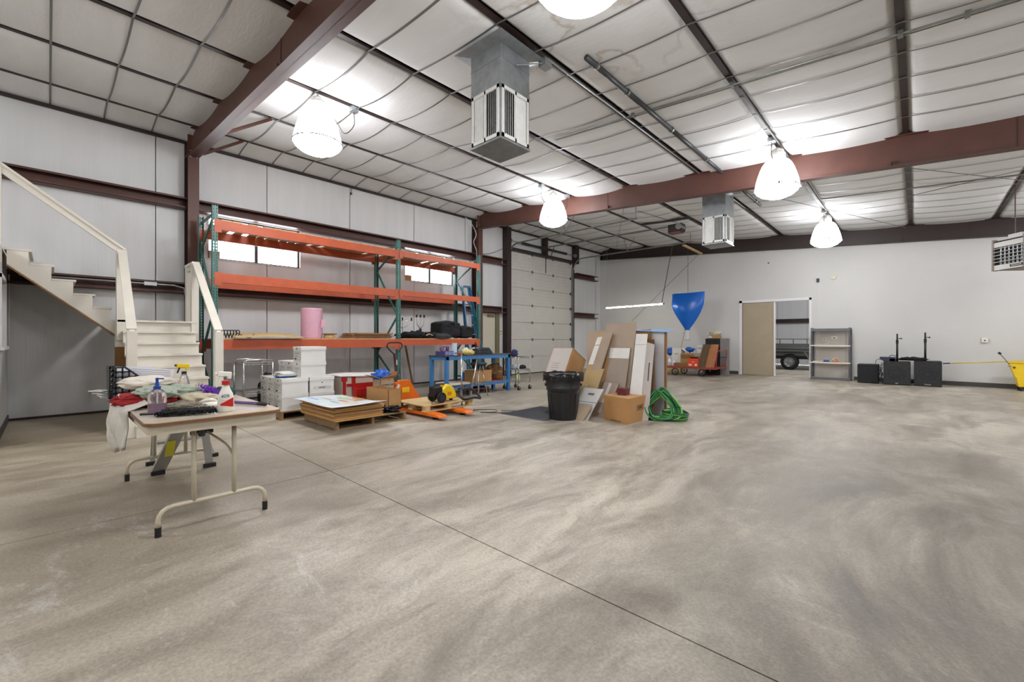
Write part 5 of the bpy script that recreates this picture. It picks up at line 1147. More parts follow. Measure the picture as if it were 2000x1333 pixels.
# ------------------------------------------------------------------ leaning flattened cartons
def leaner(label, q, m, th=.012, extra=None, name='flattened_carton'):
    q = [Vector(p) for p in q]; base = (q[2]+q[3])/2; n = (q[1]-q[0]).cross(q[3]-q[0]).normalized()
    if n.y > 0: n = -n
    t = thing(name, label, 'cardboard', (base.x, base.y, 0), 0, 'flattened cartons leaning together')
    b = MB().add([*q, *[p-n*th for p in q]], [(0,1,2,3),(7,6,5,4),(0,4,5,1),(1,5,6,2),(2,6,7,3),(3,7,4,0)]); b.build('board', m, t)
    def at(u, v): return q[3].lerp(q[2], u).lerp(q[0].lerp(q[1], u), v)
    for (nm_, u0, u1, v0, v1, mm) in (extra or []):
        MB().add([at(u0,v0)+n*.003, at(u1,v0)+n*.003, at(u1,v1)+n*.003, at(u0,v1)+n*.003], [(0,1,2,3)]).build(nm_, mm, t, solid=.002)
    return t
L_ = leaner
TANC = M('taupe_cardboard', (170,152,134), .75, 0, .07, 3); GRYC = M('grey_brown_cardboard', (158,144,130), .75, 0, .06, 3)
wc = thing('white_display_board', 'tall pale grey display cabinet with blue cover at the back of the cartons', 'cabinet', (-3.35, 6.9, 0))
MB().box(-3.75, -2.95, 6.74, 6.79, 0, 1.385).build('cabinet_body', M('pale_grey_laminate', (200,198,200), .5, 0, .04, 3), wc); MB().box(-2.955, -2.93, 6.738, 6.792, 0, 1.385).build('brown_edge', CARDD, wc)
MB().grid(lambda u, v: (-3.72+.86*u, 6.68+.28*v, 1.392+.012*math.sin(9*u)*v-.05*(max(0, .12-v)/.12)*(u)), 14, 8).build('blue_cover', M('pale_blue_film', (140,178,214), .3), wc, solid=.006)
L_('tan board standing at the back left of the cardboard pile', [(-4.50,6.88,1.38),(-4.06,6.88,1.39),(-4.0,6.78,0),(-4.44,6.78,0)], M('sand_cardboard', (186,166,146), .75, 0, .05, 3))
L_('dark brown carton sheet at the right, its top below the blue cover', [(-3.42,6.70,1.385),(-3.16,6.70,1.395),(-3.08,6.56,0),(-3.34,6.56,0)], CARDD)
L_('narrow dark brown carton sheet nearest the green hose', [(-3.22,6.64,1.24),(-3.08,6.64,1.23),(-2.96,6.38,0),(-3.10,6.38,0)], M('russet_cardboard', (122,82,44), .78, 0, .1, 4))
L_('tallest taupe sheet standing highest in the cardboard pile', [(-3.94,6.62,1.50),(-3.37,6.62,1.52),(-3.37,6.27,0),(-3.88,6.27,0)], TANC)
L_('narrow taupe strip with two white patches on its left edge', [(-4.02,6.50,1.33),(-3.74,6.50,1.36),(-3.95,6.02,0),(-4.25,6.02,0)], M('olive_cardboard', (182,154,108), .75, 0, .06, 3), extra=[('grey_face', .38, .99, .52, .995, TANC), ('white_patch', .02, .36, .85, .95, WCARD), ('white_patch', .02, .36, .60, .84, WCARD)])
L_('taupe sheet with a broad white band across its top', [(-3.83,6.50,1.09),(-3.42,6.50,1.09),(-3.40,6.16,0),(-3.80,6.16,0)], GRYC, extra=[('white_band', .10, .99, .84, .995, WCARD), ('olive_strip', .0, .10, .1, .84, CARD)])
L_('long white strip box leaning at the right of the pile', [(-3.32,6.50,1.32),(-3.13,6.50,1.32),(-3.08,6.12,0),(-3.28,6.12,0)], WCARD, .02, extra=[('fold_line', .0, 1, .868, .872, TANC)])
L_('narrow grey printed strip beside the long white strip', [(-3.145,6.50,1.19),(-3.03,6.55,1.15),(-2.97,6.20,0),(-3.075,6.15,0)], M('lavender_grey_card', (190,182,176), .7, 0, .05, 3), .012, extra=[('printed_marks', .5, .62, .50, .74, INK)])
L_('low taupe sheet with torn tape and a small white corner', [(-3.83,6.40,.675),(-3.45,6.40,.655),(-3.52,6.08,0),(-3.92,6.08,0)], TANC, extra=[('white_corner', .72, 1, .86, .99, WCARD), ('lower_panel', .05, .7, .05, .8, GRYC)])
L_('narrow taupe panel with a pale tape strip down its middle', [(-3.76,6.26,.53),(-3.50,6.26,.52),(-3.60,6.0,0),(-3.84,6.0,0)], M('rose_taupe_card', (176,158,146), .75, 0, .05, 3), extra=[('tape_strip', .35, .55, .1, .98, WCARD)])
L_('olive-tan folded sheet low at the left, above the white flap', [(-4.0,6.08,.70),(-3.66,6.08,.76),(-3.80,5.80,0),(-4.12,5.80,0)], MATS['olive_cardboard'], extra=[('torn_patch', .25, .4, .45, .7, CARDL)])
L_('white printed flap at the front left beside the trash can', [(-3.91,5.86,.46),(-3.54,5.86,.46),(-3.66,5.60,0),(-4.0,5.60,0)], WCARD, extra=[('blue_smudge', .35, .9, .22, .50, M('blue_grey_smudge', (180,190,208), .6, 0, .1, 12)), ('crease', 0, 1, .545, .555, INK), ('small_print', .4, .7, .78, .84, M('faded_ink', (120,116,112), .6))])
L_('small brown flap lowest at the front left beside the trash can', [(-3.86,5.66,.235),(-3.60,5.64,.225),(-3.68,5.50,0),(-3.88,5.50,0)], CARDL)
# ------------------------------------------------------------------ shipping carton with lid, maroon box
sc = thing('shipping_carton', 'closed brown carton with a boxed black logo at the front of the pile', 'box', (-3.28, 5.98, 0), 0)
Ax, Bx, Cx = Vector((-3.04,5.72,0)), Vector((-3.54,5.86,0)), Vector((-3.05,6.36,0))
u = (Bx-Ax); v = Vector((.14,.48,0)).normalized()*.55; v = (Cx-Ax); Dx = Bx+v; hh = Vector((0,0,.375))
b = MB().add([Ax,Bx,Dx,Cx,Ax+hh,Bx+hh,Dx+hh,Cx+hh], [(0,1,2,3),(7,6,5,4),(0,4,5,1),(1,5,6,2),(2,6,7,3),(3,7,4,0)]); b.build('carton', M('golden_brown_cardboard', (180,134,84), .72, 0, .08, 4), sc, bevel=.004)
nr = Vector((v.y, -v.x, 0)).normalized(); 
fm = frame(Ax+v*.56+hh*.56+nr*.003, v, (0,0,1))
b = MB()
for (x0, x1, y0_, y1_) in ((-.10,.10,.030,.036),(-.10,.10,-.036,-.030),(-.10,-.094,-.036,.036),(.094,.10,-.036,.036)): b.add([fm @ Vector(q) for q in ((x0,y0_,0),(x1,y0_,0),(x1,y1_,0),(x0,y1_,0))], [(0,1,2,3)])
b.build('logo_frame', INK, sc, solid=.001); text('ULINE', .052, fm, INK, sc)
nl = Vector((u.y, -u.x, 0)).normalized(); nl = nl if nl.y < 0 else -nl
text('www.uline.com', .034, frame(Ax+u*.5+hh*.055+nl*.003, -u, (0,0,1)), M('dark_brown_ink', (92,58,30), .6), sc)
MB().add([Ax+hh+(Bx-Ax)*.5+Vector((0,0,.002))+v*k+u*.03*s for k, s in ((0,-1),(1,-1),(1,1),(0,1))], [(0,1,2,3)]).build('lid_tape', M('packing_tape', (196,160,112), .3), sc)
mb_ = thing('maroon_box', 'small maroon cardboard box sitting on the closed carton', 'box', (-3.30, 6.05, .377)); MB().box(-3.38, -3.24, 6.0, 6.12, .378, .478).build('carton', M('maroon_card', (96,34,40), .5), mb_); MB().box(-3.384, -3.236, 5.996, 6.124, .462, .480).build('lid', M('maroon_lid', (116,44,50), .45), mb_)
# ------------------------------------------------------------------ green hose
GHL = M('light_green_hose', (118,186,84), .35, 0, .12, 6); GH = M('green_hose', (56,140,72), .35, 0, .12, 6); GHD = M('dark_green_hose', (24,86,50), .4, 0, .12, 6)
hz = thing('garden_hose', 'coiled bright green hose slumped against the display cabinet', 'hose', (-2.9, 6.55, 0))
for k in range(16):
    pts = []; n = 20; tw = .10*math.sin(k*2.1); top = .50-.022*(k%6)-.01*math.sin(k*3); w = .165+.018*(k%5); bx = -2.96+.014*(k%7)
    for j in range(n):
        a = 2*PI*j/n; s_ = math.sin(a); c_ = math.cos(a)
        up = max(0, s_); dn = max(0, -s_)
        x = bx+w*c_*(1-.55*up)+.10*dn*(1 if c_ > 0 else .2)*abs(c_)+.07*(1-up)+tw*.12
        z = .20+(top-.20)*up*(.9+.1*c_)-.185*dn+.010*math.sin(3*a+k)
        y = 6.50+.13*up-.024*(k%8)-.06*dn+.09*c_*(1-up)
        pts.append((x, y, max(z, .015+.022*(k%3))))
    MB().tube(spline(pts+[pts[0]], 3), .0135, 8).build('hose_loop', (GH, GHL, GHD, GH)[k%4], hz, smooth=True)
for k in range(6):
    pts = [(-2.72+(.17+.012*k)*math.cos(2*PI*j/18+.1*k), 6.60+(.17+.01*k)*math.sin(2*PI*j/18), .016+.02*k+.008*math.sin(2*PI*j/9+k)) for j in range(18)]; MB().tube(spline(pts+[pts[0]], 3), .0135, 8).build('hose_loop', (GH, GHL, GHD)[k%3], hz, smooth=True)
# ------------------------------------------------------------------ hanging tube light, funnel, timber, ropes
tl = thing('tube_light', 'long lit fluorescent tube fixture hanging in the far left corner', 'lamp', (-7.5, 14.5, 2.35))
MB().bar((-8.66,14.5,2.43), (-6.36,14.5,2.47), .10, .035).build('fixture_housing', WPL, tl)
TUBE = M('glowing_tube', (255,253,246), .3, emit=18)
MB().cyl((-8.62,14.48,2.39), (-7.53,14.48,2.41), .019, n=10).build('tube', TUBE, tl, smooth=True); MB().cyl((-7.49,14.48,2.41), (-6.42,14.48,2.43), .019, n=10).build('tube', TUBE, tl, smooth=True)
for x, z in ((-8.65, 2.40), (-7.51, 2.42), (-6.38, 2.44)): MB().box(x-.014, x+.014, 14.45, 14.52, z-.025, z+.03).build('socket', PIPE, tl)
MB().cyl((-6.45,14.5,2.48), (-5.98,14.27,4.34), .012, n=6).build('hanger_rod', PIPE, tl); MB().cyl((-8.55,14.5,2.44), (-8.62,14.5,zp(-8.62)-.08), .003, n=5).build('hanger_chain', GALVD, tl)
tag(MB().cyl((-5.72,15.9,4.25), (-8.5,16.25,1.95), .006, n=5).build('slanting_rope', PIPE, loc=(-8.5,16.25,1.95)), 'thin rope slanting down from the timber to the end wall behind the tube light', 'rope')
tag(MB().bar((-5.60,14.27,4.31), (-5.68,16.1,4.30), .09, .04).build('timber_joist', PINE, loc=(-5.6,15.2,4.3)), 'short yellow-brown timber joist at the end of the door track', 'timber')
fn_ = thing('blue_funnel', 'bright blue fabric funnel hanging on a cord near the end wall', 'funnel', (-5.75, 15.0, 1.2))
FB_ = M('blue_vinyl', (10,98,196), .25, 0, .06, 4, .12, 9)
def fnl(u, v):
    a = 2*PI*u; z = 2.80-1.27*v
    w = .555 if v < .28 else .085+.47*(1-min(1, (v-.28)/.69)**1.35)
    th = .05+.10*math.sin(PI*min(1, v*1.1)); th = min(th, w) if v > .9 else th
    w *= 1+.025*math.sin(8*v+2*math.cos(a)); return (-5.745+w*math.cos(a)-.02*v, 15.0+th*math.sin(a), z+.02*math.cos(a)*(v < .1))
MB().grid(fnl, 40, 24).build('funnel_body', FB_, fn_, smooth=True)
MB().lathe([(.088,1.18),(.085,1.30),(.088,1.42),(.085,1.54)], (-5.765,15.0,0), 16, cap=False).build('clear_sleeve', M('clear_sleeve', (225,228,228), .2, alpha=.45), fn_, smooth=True)
MB().tube([(-5.765+.088*math.cos(2*PI*k/16), 15.0+.088*math.sin(2*PI*k/16), 1.54) for k in range(16)], .008, 5, closed=True).tube([(-5.765+.09*math.cos(2*PI*k/16), 15.0+.09*math.sin(2*PI*k/16), 1.19) for k in range(16)], .006, 5, closed=True).build('collar_rings', PIPE, fn_, kind='stuff')
MB().cyl((-5.745,15.0,2.79), (-5.745,15.0,4.28), .006, n=5).build('hanging_cord', PIPE, fn_); MB().cyl((-6.28,15.0,2.80), (-5.2,15.0,2.79), .012, n=6).build('top_bar', MATS['blue_vinyl'], fn_)
# ------------------------------------------------------------------ red platform cart and its load
RW = M('red_brown_cart_paint', (150,64,42), .5, 0, .15, 4)
pcx = thing('platform_cart', 'low red platform cart with black spoked wheels near the end wall', 'cart', (-5.6, 14.9, 0))
for k in range(5): yy = 14.42+.198*k; MB().box(-6.62, -4.62, yy, yy+.192, .262, .30).build('deck_plank', RW, pcx)
MB().box(-6.62, -4.62, 14.405, 14.42, .245, .302).box(-6.62, -4.62, 15.41, 15.425, .245, .302).build('side_rail', RW, pcx)
for x in (-5.99, -5.11):
    for y in (14.52, 15.30):
        w_ = thing('tmp', '', '') if False else None
        b = MB().tube([(x+.105*math.cos(2*PI*k/20), y, .12+.105*math.sin(2*PI*k/20)) for k in range(20)], .017, 8, closed=True); wo = b.build('wheel', RUB, pcx, smooth=True)
        s = MB()
        for k in range(5): a = 2*PI*k/5; s.bar((x, y, .12), (x+.1*math.cos(a), y, .12+.1*math.sin(a)), .012, .016)
        s.cyl((x,y-.03,.12), (x,y+.03,.12), .02, n=8).build('spokes', PIPE, wo, kind='stuff')
        MB().bar((x, y-.035, .12), (x+.05, y-.035, .262), .03, .006, up=(0,1,0)).build('caster_fork', GALV, pcx)
MB().tube(spline([(-4.66,14.46,.30), (-4.62,14.46,.7), (-4.60,14.46,.82), (-4.62,14.9,.86), (-4.60,15.36,.82), (-4.66,15.36,.30)], 5), .014, 6).build('push_handle', M('cart_handle_red', (170,50,60), .4), pcx, smooth=True)
CZ = .302
def jug(x, y, h, lab, m_, cap=WPL, pump=False):
    t = thing('plastic_jug', lab, 'jug', (x, y, CZ)); MB().lathe([(.06,0),(.066,.01),(.066,h*.62),(.045,h*.8),(.022,h*.88),(.02,h*.93)], (x,y,CZ), 16).build('jug_body', m_, t, smooth=True); MB().lathe([(.024,h*.92),(.024,h)], (x,y,CZ), 12).build('cap', cap, t)
    MB().lathe([(.0665,h*.15),(.067,h*.16),(.067,h*.5),(.0665,h*.51)], (x,y,CZ), 16).build('label', M('pale_label', (206,212,224), .5), t)
    if pump: MB().cyl((x,y,CZ+h), (x,y,CZ+h+.08), .006, n=6).bar((x-.01,y,CZ+h+.08), (x+.05,y,CZ+h+.08), .012, .012).build('pump', BLACK, t)
jug(-6.47, 14.75, .27, 'clear pump jug at the left end of the red platform cart', CLEARP, BLACK, True)
jug(-6.27, 14.72, .27, 'white plastic jug second from the left on the red platform cart', WPL)
jug(-6.08, 14.62, .20, 'small white jug with pink label third from the left on the red cart', M('blush_plastic', (226,204,200), .4))
t = thing('white_carton', 'tall white carton with an open flap standing on the left half of the red cart', 'box', (-6.0, 14.95, CZ)); carton(t, -6.22, -5.90, 14.82, 15.15, CZ, .90, WCARD, seam=False)
MB().add([(-5.90,14.82,.90),(-5.90,15.15,.90),(-5.78,15.15,.80),(-5.78,14.82,.80)], [(0,1,2,3)]).build('flap', WCARD, t, solid=.004); MB().box(-6.15, -6.0, 14.817, 14.819, .70, .715).build('printed_text', INK, t)
tag(MB().blob((-6.36,15.0,.78), (.13,.10,.12), 61, .4, 18, 12, 3).build('blue_bag', MATS['blue_poly_sheet'], loc=(-6.36,15.0,.68), smooth=True), 'small blue plastic bag left of the tall white carton on the red cart', 'bag')
tag(MB().blob((-5.72,15.1,.86), (.14,.10,.08), 62, .4, 18, 12, 3).build('blue_bag', MATS['blue_poly_sheet'], loc=(-5.72,15.1,.8), smooth=True), 'small blue plastic bag right of the tall white carton on the red cart', 'bag')
t = thing('mop_stick', 'thin stick with a hooked tip rising from the tall white carton', 'stick', (-6.04,15.0,.9)); MB().cyl((-6.04,15.0,.6), (-5.88,15.02,1.42), .008, n=6).build('stick', CARDD, t); MB().blob((-5.875,15.02,1.43), (.02,.02,.02), 1, 0, 8, 6).build('tip', PIPE, t)
t = thing('open_carton', 'open brown carton beside the tall white one on the red cart', 'box', (-5.75, 14.8, CZ)); b = MB(); x0,x1,y0_,y1_,z0,z1 = -5.86,-5.50,14.66,14.98,CZ,.74
for q in ((x0,x1,y0_,y0_+.005),(x0,x1,y1_-.005,y1_),(x0,x0+.005,y0_,y1_),(x1-.005,x1,y0_,y1_)): b.box(*q, z0, z1)
b.box(x0,x1,y0_,y1_,z0,z0+.004).build('carton_walls', CARD, t); MB().box(-5.84,-5.52,14.655,14.659,.56,.70).build('dark_window', CARDD, t)
t = thing('flat_carton', 'flat brown box lying at the front of the red cart', 'box', (-5.8, 14.52, CZ)); carton(t, -6.0, -5.54, 14.45, 14.63, CZ, CZ+.12, CARDD)
t = thing('orange_red_carton', 'bright orange-red carton with white print on the red cart', 'box', (-5.36, 14.62, CZ)); MB().box(-5.55,-5.22,14.48,14.76,CZ,.58).build('carton', M('orange_red_card', (226,72,30), .5), t, bevel=.004)
MB().box(-5.52,-5.42,14.477,14.479,.34,.40).box(-5.32,-5.25,14.477,14.479,.34,.40).box(-5.42,-5.34,14.477,14.479,.46,.475).build('white_print', WCARD, t, kind='stuff')
t = thing('frying_pan', 'dark round pan lying on the orange-red carton', 'pan', (-5.38, 14.62, .582)); MB().lathe([(.10,0),(.14,.045),(.145,.045),(.105,-.002+.002)], (-5.38,14.62,.582), 24, cap=True).build('pan_body', BLACK, t, smooth=True); MB().bar((-5.26,14.62,.62), (-5.12,14.60,.64), .02, .012).build('handle', BLACK, t)
t = thing('small_carton', 'small tan carton behind the dark round pan', 'box', (-5.40, 14.98, CZ)); carton(t, -5.49,-5.28,14.88,15.08,CZ,.75,CARDL)
t = thing('white_printed_box', 'large white printed carton behind the tan one near the end wall', 'box', (-5.35, 15.4, 0)); MB().box(-5.62,-4.95,15.55,15.9,0,1.0).build('carton', WCARD, t)
text('WeatherTech', .085, frame((-5.36, 15.546, .895), (1,0,0), (0,0,1)), INK, t); MB().box(-5.30,-5.14,15.545,15.548,.62,.64).build('small_print', INK, t)
for k, (xb, xt, m_, lab) in enumerate(((-5.12, -4.98, M('dark_brown_plank', (96,72,44), .6, 0, .2, 3, stretch=(10,10,1)), 'dark brown plank panel leaning at the right end of the red cart'), (-4.86, -4.76, M('reddish_plank', (176,112,66), .55, 0, .2, 3, stretch=(10,10,1)), 'reddish wood plank panel leaning rightmost on the red cart'))):
    t = thing('plank_panel', lab, 'panel', (xb, 14.6, CZ))
    for j in range(3):
        a0 = -.13+.088*j; MB().add([(xb+a0,14.50,CZ),(xb+a0+.084,14.50,CZ),(xt+a0+.094,14.62,1.05),(xt+a0+.01,14.62,1.05),(xb+a0,14.53,CZ),(xb+a0+.084,14.53,CZ),(xt+a0+.094,14.65,1.05),(xt+a0+.01,14.65,1.05)], [(0,1,2,3),(7,6,5,4),(0,4,5,1),(1,5,6,2),(2,6,7,3),(3,7,4,0)]).build('plank', m_, t)
t = thing('black_cabinet', 'tall black speaker cabinet behind the planks', 'cabinet', (-4.92, 15.6, 0)); MB().box(-5.32,-4.88,15.45,15.85,0,1.24).build('cabinet_body', BLACK, t, bevel=.01); MB().box(-5.28,-4.92,15.445,15.45,.1,1.18).build('front_grille', M('black_grille_cloth', (30,30,36), .8), t)
t = thing('grey_cabinet', 'slim grey steel cabinet right of the black one, by the tan sliding door', 'cabinet', (-4.74, 15.6, 0)); MB().box(-4.86,-4.66,15.50,15.85,.0,1.24).build('cabinet_body', M('mid_grey_steel', (128,126,124), .5, 0, .05, 4), t, bevel=.004); MB().box(-4.862,-4.658,15.495,15.5,.60,.615).build('latch_line', BLACK, t)
for k, (z, lab, m_) in enumerate(((1.241, 'white labelled flat carton on top of the black cabinet', CARD), (1.36, 'crumpled pale wrapping heap topmost on the black cabinet', None))):
    if m_: t = thing('flat_carton', lab, 'box', (-5.1, 15.65, z)); carton(t, -5.26,-4.90,15.5,15.8,z,z+.10,m_); MB().box(-5.24,-5.12,15.497,15.499,z+.02,z+.08).build('white_label', WCARD, t)
    else: drape('wrapping_heap', lab, 'wrapping', (-5.06,15.65,z-.015), (.18,.13,.09), CL('cream_wrapping', (206,200,172), .15), 71, .35, 4)
b_ = thing('floor_timbers', 'short yellow timbers lying on the floor behind the red cart', 'timber', (-6.5,15.6,0))
for k in range(3): MB().bar((-7.2,15.6+.06*k,.03+.06*k), (-6.2,15.65+.05*k,.03+.06*k), .06, .05).build('timber', PINE, b_)
# ------------------------------------------------------------------ grey angle shelving with bits
GST = M('grey_angle_steel', (104,106,112), .45, .3, .12, 8)
gs = thing('steel_shelving', 'grey slotted-angle shelf unit against the end wall by the doorway', 'shelving', (-1.88, 16.1, 0))
x0, x1, y0_, y1_ = -2.37, -1.41, 15.93, 16.29
for x in (x0, x1):
    for y in (y0_, y1_):
        sx_ = 1 if x == x0 else -1; sy_ = 1 if y == y0_ else -1; b = MB()
        b.box(min(x,x+.045*sx_), max(x,x+.045*sx_), y-.0015, y+.0015, 0, 1.56).box(x-.0015, x+.0015, min(y,y+.045*sy_), max(y,y+.045*sy_), 0, 1.56); p = b.build('angle_post', GST, gs)
        if y == y0_:
            h = MB()
            for k in range(30): h.box(x+.022*sx_-.006, x+.022*sx_+.006, y-.003, y-.0015, .03+.052*k, .055+.052*k)
            h.build('slots', DARK, p, kind='stuff')
for z in (.06, .53, 1.04, 1.54):
    MB().box(x0+.003, x1-.003, y0_+.003, y1_-.003, z-.012, z).build('shelf_board', GST if z > 1.5 else PINE, gs)
    lip = .075 if z in (.06, 1.54) else .03
    MB().box(x0, x1, y0_-.004, y0_+.0, z-lip if z > .1 else 0, z if z > .1 else .075).build('shelf_lip', GST if lip > .05 else WPL, gs)
t = thing('white_connector', 'white cable ends and a blue plug on the lower shelf of the grey unit', 'cable', (-2.2,16.05,.532)); MB().tube(spline([(-2.32,16.0,.54),(-2.2,16.05,.545),(-2.08,16.0,.56),(-2.0,16.05,.60)]), .012, 6).build('white_cable', WPL, t); MB().box(-2.06,-1.92,15.98,16.06,.532,.60).build('blue_plug', M('blue_plug', (46,84,160), .4), t, bevel=.01)
t = thing('orange_tape_gun', 'orange and white tape dispenser on the lower shelf of the grey unit', 'tape dispenser', (-1.78,16.0,.532)); MB().tube([(-1.78+.05*math.cos(2*PI*k/16),16.0,.585+.05*math.sin(2*PI*k/16)) for k in range(16)], .016, 8, closed=True).build('tape_ring', M('orange_tape', (206,104,44), .4), t, smooth=True); MB().bar((-1.84,16.0,.60), (-1.76,16.0,.66), .03, .02).build('blade', WPL, t); MB().box(-1.80,-1.68,15.985,16.015,.532,.56).build('grip', MATS['orange_tape'], t)
# wall bits
def plate(label, x, z, w, h, m_, name='wall_outlet', d=.02, slots=True):
    t = thing(name, label, 'outlet' if 'outlet' in name else 'wall fitting', (x, Y1-.02, z)); MB().box(x-w/2, x+w/2, Y1-.006-d, Y1-.007, z-h/2, z+h/2).build('plate', m_, t, bevel=.003)
    if slots: MB().box(x-w*.15, x+w*.15, Y1-.009-d, Y1-.006-d, z-h*.2, z+h*.05).build('socket', PIPE, t)
plate('white outlet plate with a dark socket inside the grey shelf unit, right', -1.83, 1.26, .16, .10, WPL); plate('white outlet with a black plug inside the grey shelf unit, left', -2.08, 1.22, .10, .10, WPL)
plate('white device box on the end wall left of the mop bucket', 1.27, 1.20, .11, .12, WPL, 'wall_sensor', .05)
plate('small black wireless box high on the end wall', -2.24, 3.05, .07, .11, BLACK, 'wireless_box', .05, False); plate('small dark ring fitting high on the end wall above the doorway', -3.60, 3.75, .045, .045, PIPE, 'cable_port', .012, False)
t = thing('smoke_detector', 'round cream detector on the end wall beside the small black box', 'detector', (-1.85, Y1-.03, 3.11)); MB().cyl((-1.85,Y1-.007,3.11), (-1.85,Y1-.045,3.11), .075, .068, n=24).build('housing', M('cream_plastic', (214,208,176), .5), t, smooth=False); MB().cyl((-1.85,Y1-.045,3.11), (-1.85,Y1-.05,3.11), .03, n=16).build('vent', GALVD, t)
tag(MB().tube(spline([(-2.24,Y1-.012,2.99), (-2.23,Y1-.012,2.3), (-2.235,Y1-.012,1.8), (-2.25,Y1-.012,1.7), (-2.2,Y1-.012,1.58), (-2.21,Y1-.012,1.35), (-2.1,Y1-.03,1.24)]), .006, 5).build('wall_cable', WTR, loc=(-2.2,Y1-.01,2)), 'white cable running down the end wall from the small black box', 'cable')
# ------------------------------------------------------------------ speakers and poles
SPK = M('black_speaker_carpet', (34,34,37), .85, 0, .3, 30, .4, 90); GRL = M('speaker_grille', (46,46,49), .6, .2, .45, 26)
def speaker(label, x0, x1, y0_, y1_, h, cover=False, logo=None):
    t = thing('subwoofer', label, 'speaker', ((x0+x1)/2, (y0_+y1_)/2, 0))
    MB().box(x0, x1, y0_, y1_, 0.01, h).build('cabinet', SPK if cover else BLACK, t, bevel=.02 if cover else .008)
    if not cover:
        MB().box(x0+.018, x1-.018, y0_-.008, y0_, .03, h-.02).build('grille', GRL, t)
        for k in range(3): MB().tube([((x0+x1)/2+.17*(1-.28*k)*math.cos(2*PI*j/28), y0_-.009, h*.5+.17*(1-.28*k)*math.sin(2*PI*j/28)) for j in range(28)], .004, 4, closed=True).build('cone_ring', MATS['black_speaker_carpet'], t)
        if logo: text(logo, .045, frame(((x0+x1)/2+.0, y0_-.010, .05), (1,0,0), (0,0,1)), WPL, t)
        for x in (x0, x1): MB().box(x-.012, x+.012, y0_-.003, y0_+.02, .0, h).build('corner_trim', BLACK, t)
    else:
        MB().box((x0+x1)/2-.004, (x0+x1)/2+.004, y0_-.006, y0_, .02, h-.01).build('cover_seam', RUB, t); MB().box(x0-.004, x1+.004, y0_-.004, y1_, h-.04, h-.03).build('cover_hem', RUB, t)
    return t
speaker('fabric-covered black speaker, smallest and leftmost of the three by the end wall', -1.22, -.76, 15.52, 15.92, .525, True)
speaker('black subwoofer with a small round logo, middle of the three by the end wall', -.645, -.125, 15.42, 15.95, .625, logo='(o)')
speaker('black subwoofer lettered Carvin, rightmost of the three by the end wall', -.04, .46, 15.50, 16.0, .655, logo='Carvin')
for x, h_, lab, z0 in ((-.385, 1.37, 'black telescopic speaker pole on the middle subwoofer', .626), (.165, 1.40, 'black telescopic speaker pole on the right subwoofer', .656)):
    t = thing('speaker_pole', lab, 'pole', (x, 15.7, z0)); MB().cyl((x,15.7,z0), (x,15.7,h_-.22), .024, n=12).build('lower_tube', BLACK, t, smooth=True); MB().cyl((x,15.7,h_-.24), (x,15.7,h_), .019, n=12).build('upper_tube', BLACK, t, smooth=True)
    MB().cyl((x,15.7,h_-.26), (x,15.7,h_-.17), .03, n=12).build('collar', BLACK, t); MB().cyl((x+.02,15.7,h_-.13), (x+.07,15.7,h_-.13), .009, n=8).blob((x+.08,15.7,h_-.13), (.02,.02,.02), 1, 0, 8, 6).build('knob', BLACK, t)
heap('cable_heap', 'black cloth and cable heap lying across both subwoofers', 'cables', (-.08, 15.7, .656), (.26,.16,.055), BCL, 81, .35, 4)
t = thing('stage_box', 'navy sloped mixer case on the middle subwoofer', 'mixer', (-.62,15.65,.626)); MB().prism([(-.74,.70),(-.74,.735),(-.42,.735),(-.42,.627),(-.66,.627)], 'y', 15.5, 15.85).build('case', M('navy_case', (40,42,66), .5), t, bevel=.004); MB().tube(spline([(-.55,15.6,.735), (-.50,15.6,.79), (-.42,15.6,.77), (-.38,15.6,.735)]), .008, 6).build('handle', RUB, t)
t = thing('amp_head', 'small black amplifier with a silver end beside the navy mixer case', 'amplifier', (-.45,15.6,.736)); MB().box(-.52,-.40,15.50,15.58,.627,.70).build('case', BLACK, t); MB().box(-.535,-.52,15.50,15.58,.63,.70).build('silver_end', GALV, t)
t = thing('cable_tangle', 'tangle of black cables hanging between the small speaker and the middle subwoofer', 'cables', (-.70,15.6,0))
for k in range(7):
    pts = [(-.66+random.uniform(-.03,.0),15.46,.60-.03*k), (-.74+random.uniform(-.04,.02),15.44,.45-.03*k), (-.70+random.uniform(-.04,.04),15.43,.28), (-.72+random.uniform(-.03,.03),15.44,.12), (-.66,15.45,.03)]
    MB().tube(spline(pts), .006, 5).build('cable', RUB, t)
MB().tube(spline([(-.70,15.5,.66),(-.76,15.45,.68),(-.82,15.44,.62),(-.80,15.43,.5),(-.72,15.44,.42)]), .006, 5).build('cable', RUB, t)
# ------------------------------------------------------------------ mop bucket
mbk = thing('mop_bucket', 'yellow wheeled mop bucket with wringer cut off by the right edge of the photo', 'bucket', (1.95,15.85,0))
MB().prism([(1.76,.09),(2.24,.09),(2.26,.30),(1.73,.30)], 'y', 15.68, 16.02).build('bucket', YEL, mbk, bevel=.02)
MB().prism([(1.72,.30),(2.28,.30),(2.30,.40),(2.28,.68),(1.62,.68),(1.63,.60)], 'y', 15.72, 15.98).build('wringer', YEL, mbk, bevel=.01); MB().box(1.60,2.30,15.70,16.0,.66,.69).build('rim', YEL, mbk)
MB().cyl((1.70,15.72,.55), (1.70,15.71,.55), .025, n=12).build('pivot', M('dull_red_metal', (120,50,44), .5), mbk); MB().cyl((1.60,15.72,.585), (1.66,15.72,.585), .018, n=8).build('bolt', CHROME, mbk)
for x in (1.80, 2.2):
    for y in (15.70, 16.0): b = MB(); wheel(b, (x,y,.045), .045, .03); b.build('caster', RUB, mbk)
